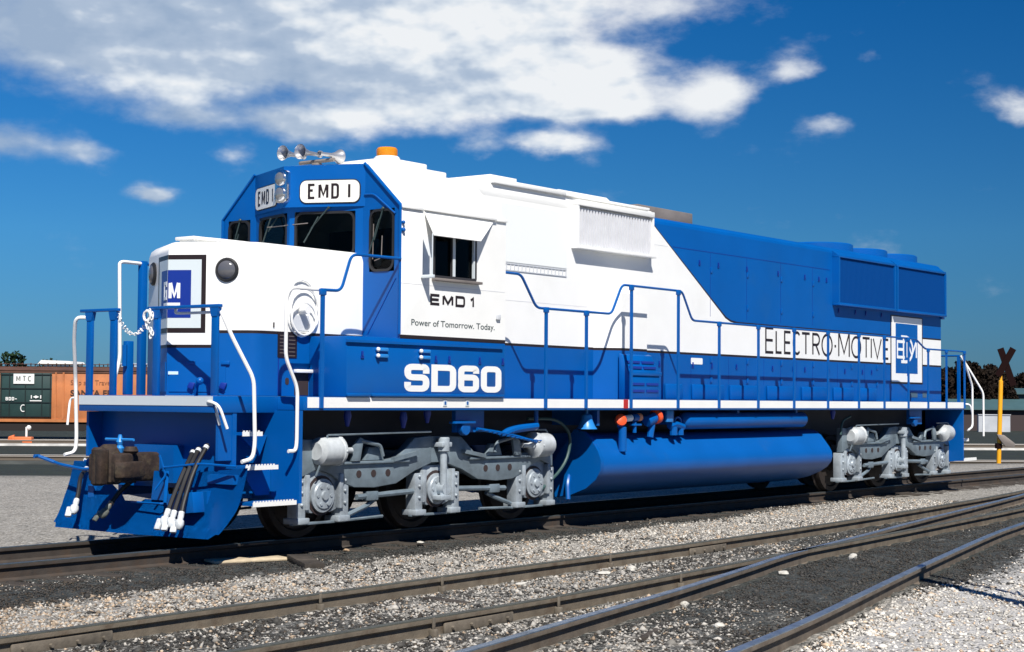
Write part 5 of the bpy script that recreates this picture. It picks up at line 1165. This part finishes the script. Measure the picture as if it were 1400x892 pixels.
mb.box(-L/2, L/2, 1.1, 1.8, H1+.40, H1+.43); mb.build('running_board', M_brn, car)
# second freight car beyond to the left edge, same rake
# ---- switch stand in front of it
ss = thing('switch_stand', 'low orange switch stand with a white post on the left far track', 'switch stand', P(88, -25.7, ZF), YR)
mb = MB(); mb.box(-.60, .45, -.25, .25, .20, .44, .05); mb.prism([(-.85, .22), (-.55, .22), (-.5, .55), (-.8, .45)], (V3((0, 0, 0)), X_, Z_, -Y_), -.1, .1, .02); mb.box(-.7, .5, -.3, .3, 0, .2); mb.build('stand_base', mat('orange_enamel', (.62, .16, .05), .5), ss)
mb = MB(); mb.cyl((.12, 0, .45), (.12, 0, .95), .06, 10); mb.sphere((.24, 0, .92), .13, 10); mb.build('stand_post', M_cwh, ss)
# ---- white roofed shed and pale roof beyond the car
sh = thing('shed', 'white shed whose roof shows above the orange boxcar', 'shed', P(140, -38.2, ZF), YR)
mb = MB(); mb.box(-1.2, 1.0, 0, 4, 0, 5.3); mb.build('shed_wall', M_cwh, sh); mb = MB(); mb.prism([(-1.6, 5.3), (1.3, 5.3), (1.1, 5.55), (-1.3, 5.62)], (V3((0, -.3, 0)), X_, Z_, -Y_), -4.6, 0); mb.build('shed_roof', M_cwh, sh)
wh = thing('warehouse', 'long pale roofed warehouse just visible over the boxcar roof', 'warehouse', P(150, -35.5, ZF), YR)
mb = MB(); mb.box(-1, 9, 0, 12, 0, 4.7); mb.build('warehouse_wall', M_grey, wh); mb = MB(); mb.prism([(0, 4.7), (6, 5.6), (12, 4.7), (12, 4.85), (6, 5.75), (0, 4.85)], (V3((-1.3, 0, 0)), Y_, Z_, X_), 0, 10.6); mb.build('warehouse_roof', mat('pale_blue_roof', (.30, .36, .42), .7), wh)
# ---- leaning crossbuck at the right
M_yel = mat('yellow_paint', (.78, .36, .01), .45, var=.06); M_dkb = mat('dark_sign_board', (.012, .005, .005), .9, spec=.05)
cbk = thing('crossbuck_sign', 'leaning yellow post with a dark X of two crossing boards', 'crossing sign', P(51.5, 15.05, -.22), YR)
lean = .035
mb = MB(); mb.lathe([(.072, -.2), (.07, 2.54), (.045, 2.56), (.035, 2.88)], (0, 0, 0), (lean*.9, 0, 1), 14); mb.build('sign_post', M_yel, cbk)
mb = MB(); mb.cyl((.10, .03, 2.70), (.15, .03, 3.2), .03, 10); mb.build('sign_bracket', M_exh, cbk)
for i, (p, q) in enumerate((((.45, 3.55), (-.03, 2.70)), ((.06, 3.55), (.46, 2.40)))):
    d = (V3((q[0], 0, q[1]))-V3((p[0], 0, p[1]))).normalized(); nn = V3((-d.z, 0, d.x)); hw_ = .10
    mb = MB(); mb.prism([(p[0]+nn.x*hw_, p[1]+nn.z*hw_), (p[0]-nn.x*hw_, p[1]-nn.z*hw_), (q[0]-nn.x*hw_, q[1]-nn.z*hw_), (q[0]+nn.x*hw_, q[1]+nn.z*hw_)], (V3((0, -.06+.035*i, 0)), X_, Z_, -Y_), 0, .03); mb.build('sign_board', M_dkb, cbk)  # both boards in one very dark brown
mb = MB(); mb.prism([(-.10, .90), (.12, .88), (.46, .62), (.44, .50), (.16, .52), (-.04, .78)], (V3((0, -.09, 0)), X_, Z_, -Y_), 0, .10, .01); mb.build('steel_bracket', M_exh, cbk)
MB().box(-.09, .09, -.085, .085, .46, .62).build('steel_bracket', M_dkb, cbk)
# ---- trees
def leaf_mat(name, a, b_):
    m = bpy.data.materials.new(name); m.use_nodes = True; t = NT(m.node_tree); bs = t.n('ShaderNodeBsdfPrincipled'); o = t.n('ShaderNodeOutputMaterial'); t.l(bs.outputs[0], o.inputs[0])
    bs.inputs['Roughness'].default_value = .9; bs.inputs['Specular IOR Level'].default_value = .08; tcn = t.n('ShaderNodeTexCoord'); n_ = t.noise(tcn.outputs['Object'], 1.2, 4); t.l(t.ramp(n_, [(.35, a), (.65, b_)]), bs.inputs['Base Color']); return m
M_leafd = leaf_mat('maroon_green_leaves', (.010, .008, .007), (.026, .018, .013)); M_leafg = leaf_mat('dark_green_leaves', (.010, .022, .012), (.022, .045, .022)); M_bark = mat('bark', (.06, .045, .035), .9)
def tree(pos, h, wd, label, lm, seed, leaves=2200, group=None):
    rg = np.random.default_rng(seed); tr = thing('tree', label, 'tree', pos, 0, group)
    mb = MB(); mb.tube([(0, 0, -.2), (.05, 0, h*.25), (.0, .05, h*.55), (0, 0, h*.8)], [.22*h/6, .17*h/6, .1*h/6, .03], 8)
    for k in range(5): a = k*1.26+seed; mb.tube([(0, 0, h*(.22+.07*k)), (math.cos(a)*wd*.2, math.sin(a)*wd*.2, h*(.38+.07*k)), (math.cos(a)*wd*.38, math.sin(a)*wd*.38, h*(.5+.08*k))], [.08, .05, .02], 6)
    mb.build('trunk', M_bark, tr)
    nc = 26; cz = rg.uniform(.16, .92, nc); ang = rg.uniform(0, 6.28, nc); rr = np.sqrt(rg.uniform(0, 1, nc))*wd*.5*np.sin(np.pi*np.clip(cz*.9+.08, 0, 1))**.5
    cen = np.stack([np.cos(ang)*rr, np.sin(ang)*rr, cz*h], -1); cr = rg.uniform(.10, .22, nc)*wd*.62
    ci = rg.integers(0, nc, leaves); dv = rg.normal(0, 1, (leaves, 3)); dv /= np.linalg.norm(dv, axis=1)[:, None]
    p = cen[ci] + dv*(cr[ci]*rg.uniform(.55, 1.08, leaves))[:, None]; p[:, 2] = np.maximum(p[:, 2], .2)
    s = rg.uniform(.12, .27, leaves)*(h/6)
    a1 = rg.normal(0, 1, (leaves, 3)); a1 /= np.linalg.norm(a1, axis=1)[:, None]; a2 = np.cross(a1, rg.normal(0, 1, (leaves, 3))); a2 /= np.linalg.norm(a2, axis=1)[:, None]
    v = np.stack([p-a1*s[:, None], p+a2*s[:, None]*.6, p+a1*s[:, None], p-a2*s[:, None]*.6], 1).reshape(-1, 3)
    me = np_mesh('crown', v.astype(np.float32), np.arange(leaves*4).reshape(-1, 4), 4); me.materials.append(lm)
    o = bpy.data.objects.new('crown', me); C.objects.link(o); o.parent = tr; return tr
def at_px(u, v, dep):                                # metres at a given distance, used only to lay out the far background
    return (u-700)/2275.6*dep, (549.3-v)/2275.6*dep
TREES = [(1326, 491, 166, 7.2, 'tallest round dark tree behind the rear handrails of the locomotive', M_leafd), (1304, 500, 170, 5.6, 'dark tree partly hidden by the tail end of the locomotive', M_leafd), (1350, 499, 168, 5.8, 'dark tree directly left of the leaning yellow post', M_leafd),
         (1375, 508, 164, 5.0, 'dark bushy tree right behind the leaning yellow post', M_leafd), (1395, 515, 190, 5.8, 'low dark tree at the right edge of the picture', M_leafd), (1297, 512, 174, 4.4, 'small dark shrub tree against the tail of the locomotive', M_leafd), (1362, 520, 162, 4.2, 'low dark bush between the yellow post and the pale wall', M_leafd)]
for i, (u, v, dep, wd, lab, lm) in enumerate(TREES):
    l, hh_ = at_px(u, v, dep); tree(P(dep, l, ZF), hh_+CZ-ZF, wd*1.1, lab, lm, 40+i, 9000)
tree(P(155, -47.6, ZF), 7.0, 5.5, 'green tree at the left edge behind the orange boxcar', M_leafg, 71); tree(P(165, -46.3, ZF), 6.2, 6.5, 'low green tree crown showing just above the boxcar roof', M_leafg, 72)
# ---- grey-green depot and low wall at the right
M_teal = mat('grey_green_siding', (.045, .10, .11), .6, var=.12, vscale=.5); M_teal2 = mat('darker_green_siding', (.03, .07, .075), .6, var=.12, vscale=.5)
dp = thing('depot_building', 'tall grey-green building at the right edge behind the pale wall', 'building', P(178, 52.9, ZF), YR)
mb = MB(); mb.box(0, 16, 0, 12, 0, 3.55); dw = mb.build('depot_wall', M_teal2, dp)
mb = MB(); mb.prism([(-.4, 3.55), (-.4, 3.7), (6, 4.25), (12.4, 3.7), (12.4, 3.55), (6, 4.1)], (V3((-.3, 0, 0)), Y_, Z_, X_), 0, 16.6); mb.build('depot_roof', M_teal, dp)
for x in (1.0, 4.5, 9): mb = MB(); mb.box(x, x+1.3, -.06, -.005, .9, 2.2, .02); mb.build('window', M_dark, dw)
wl = MB(); wl.box(0, 2.85, 0, .35, 0, 1.5); wl.box(-.05, 2.9, -.06, .41, 1.501, 1.58); o = wl.build('low_wall', mat('pale_concrete_wall', (.42, .44, .47), .8, var=.15, vscale=.8)); o.location = P(150, 42.05, ZF); o.rotation_euler = (0, 0, YR); tag(o, 'pale low concrete wall left of the yellow post', 'wall')
fl_ = thing('freight_shed', 'low dark shed with a grey-green sloping roof behind the pale wall', 'shed', P(156, 42.0, ZF), YR)
mb = MB(); mb.box(0, 9.5, 0, 4, 0, 1.95); mb.build('shed_wall', M_dark, fl_); mb = MB(); mb.prism([(-.4, 1.95), (4.3, 2.85), (4.3, 2.97), (-.4, 2.07)], (V3((-.3, 0, 0)), Y_, Z_, X_), 0, 10.1); mb.build('shed_roof', M_teal, fl_)
mast = thing('signal_mast', 'slender steel signal mast at the right whose shadow crosses the pale gravel', 'mast', (.75, -10.9, -.2))
mb = MB(); mb.cyl((0, 0, 0), (0, 0, 5.4), .085, 12); mb.box(-.2, .2, -.2, .2, 0, .25, .02); mb.build('mast_pole', M_exh, mast)
mb = MB(); mb.cyl((.28, -.12, .1), (.28, -.12, 5.2), .03, 8)
mb.build('ladder_rail', M_exh, mast)
# ---- utility mast just outside the right of the frame; its shadow crosses the pale gravel
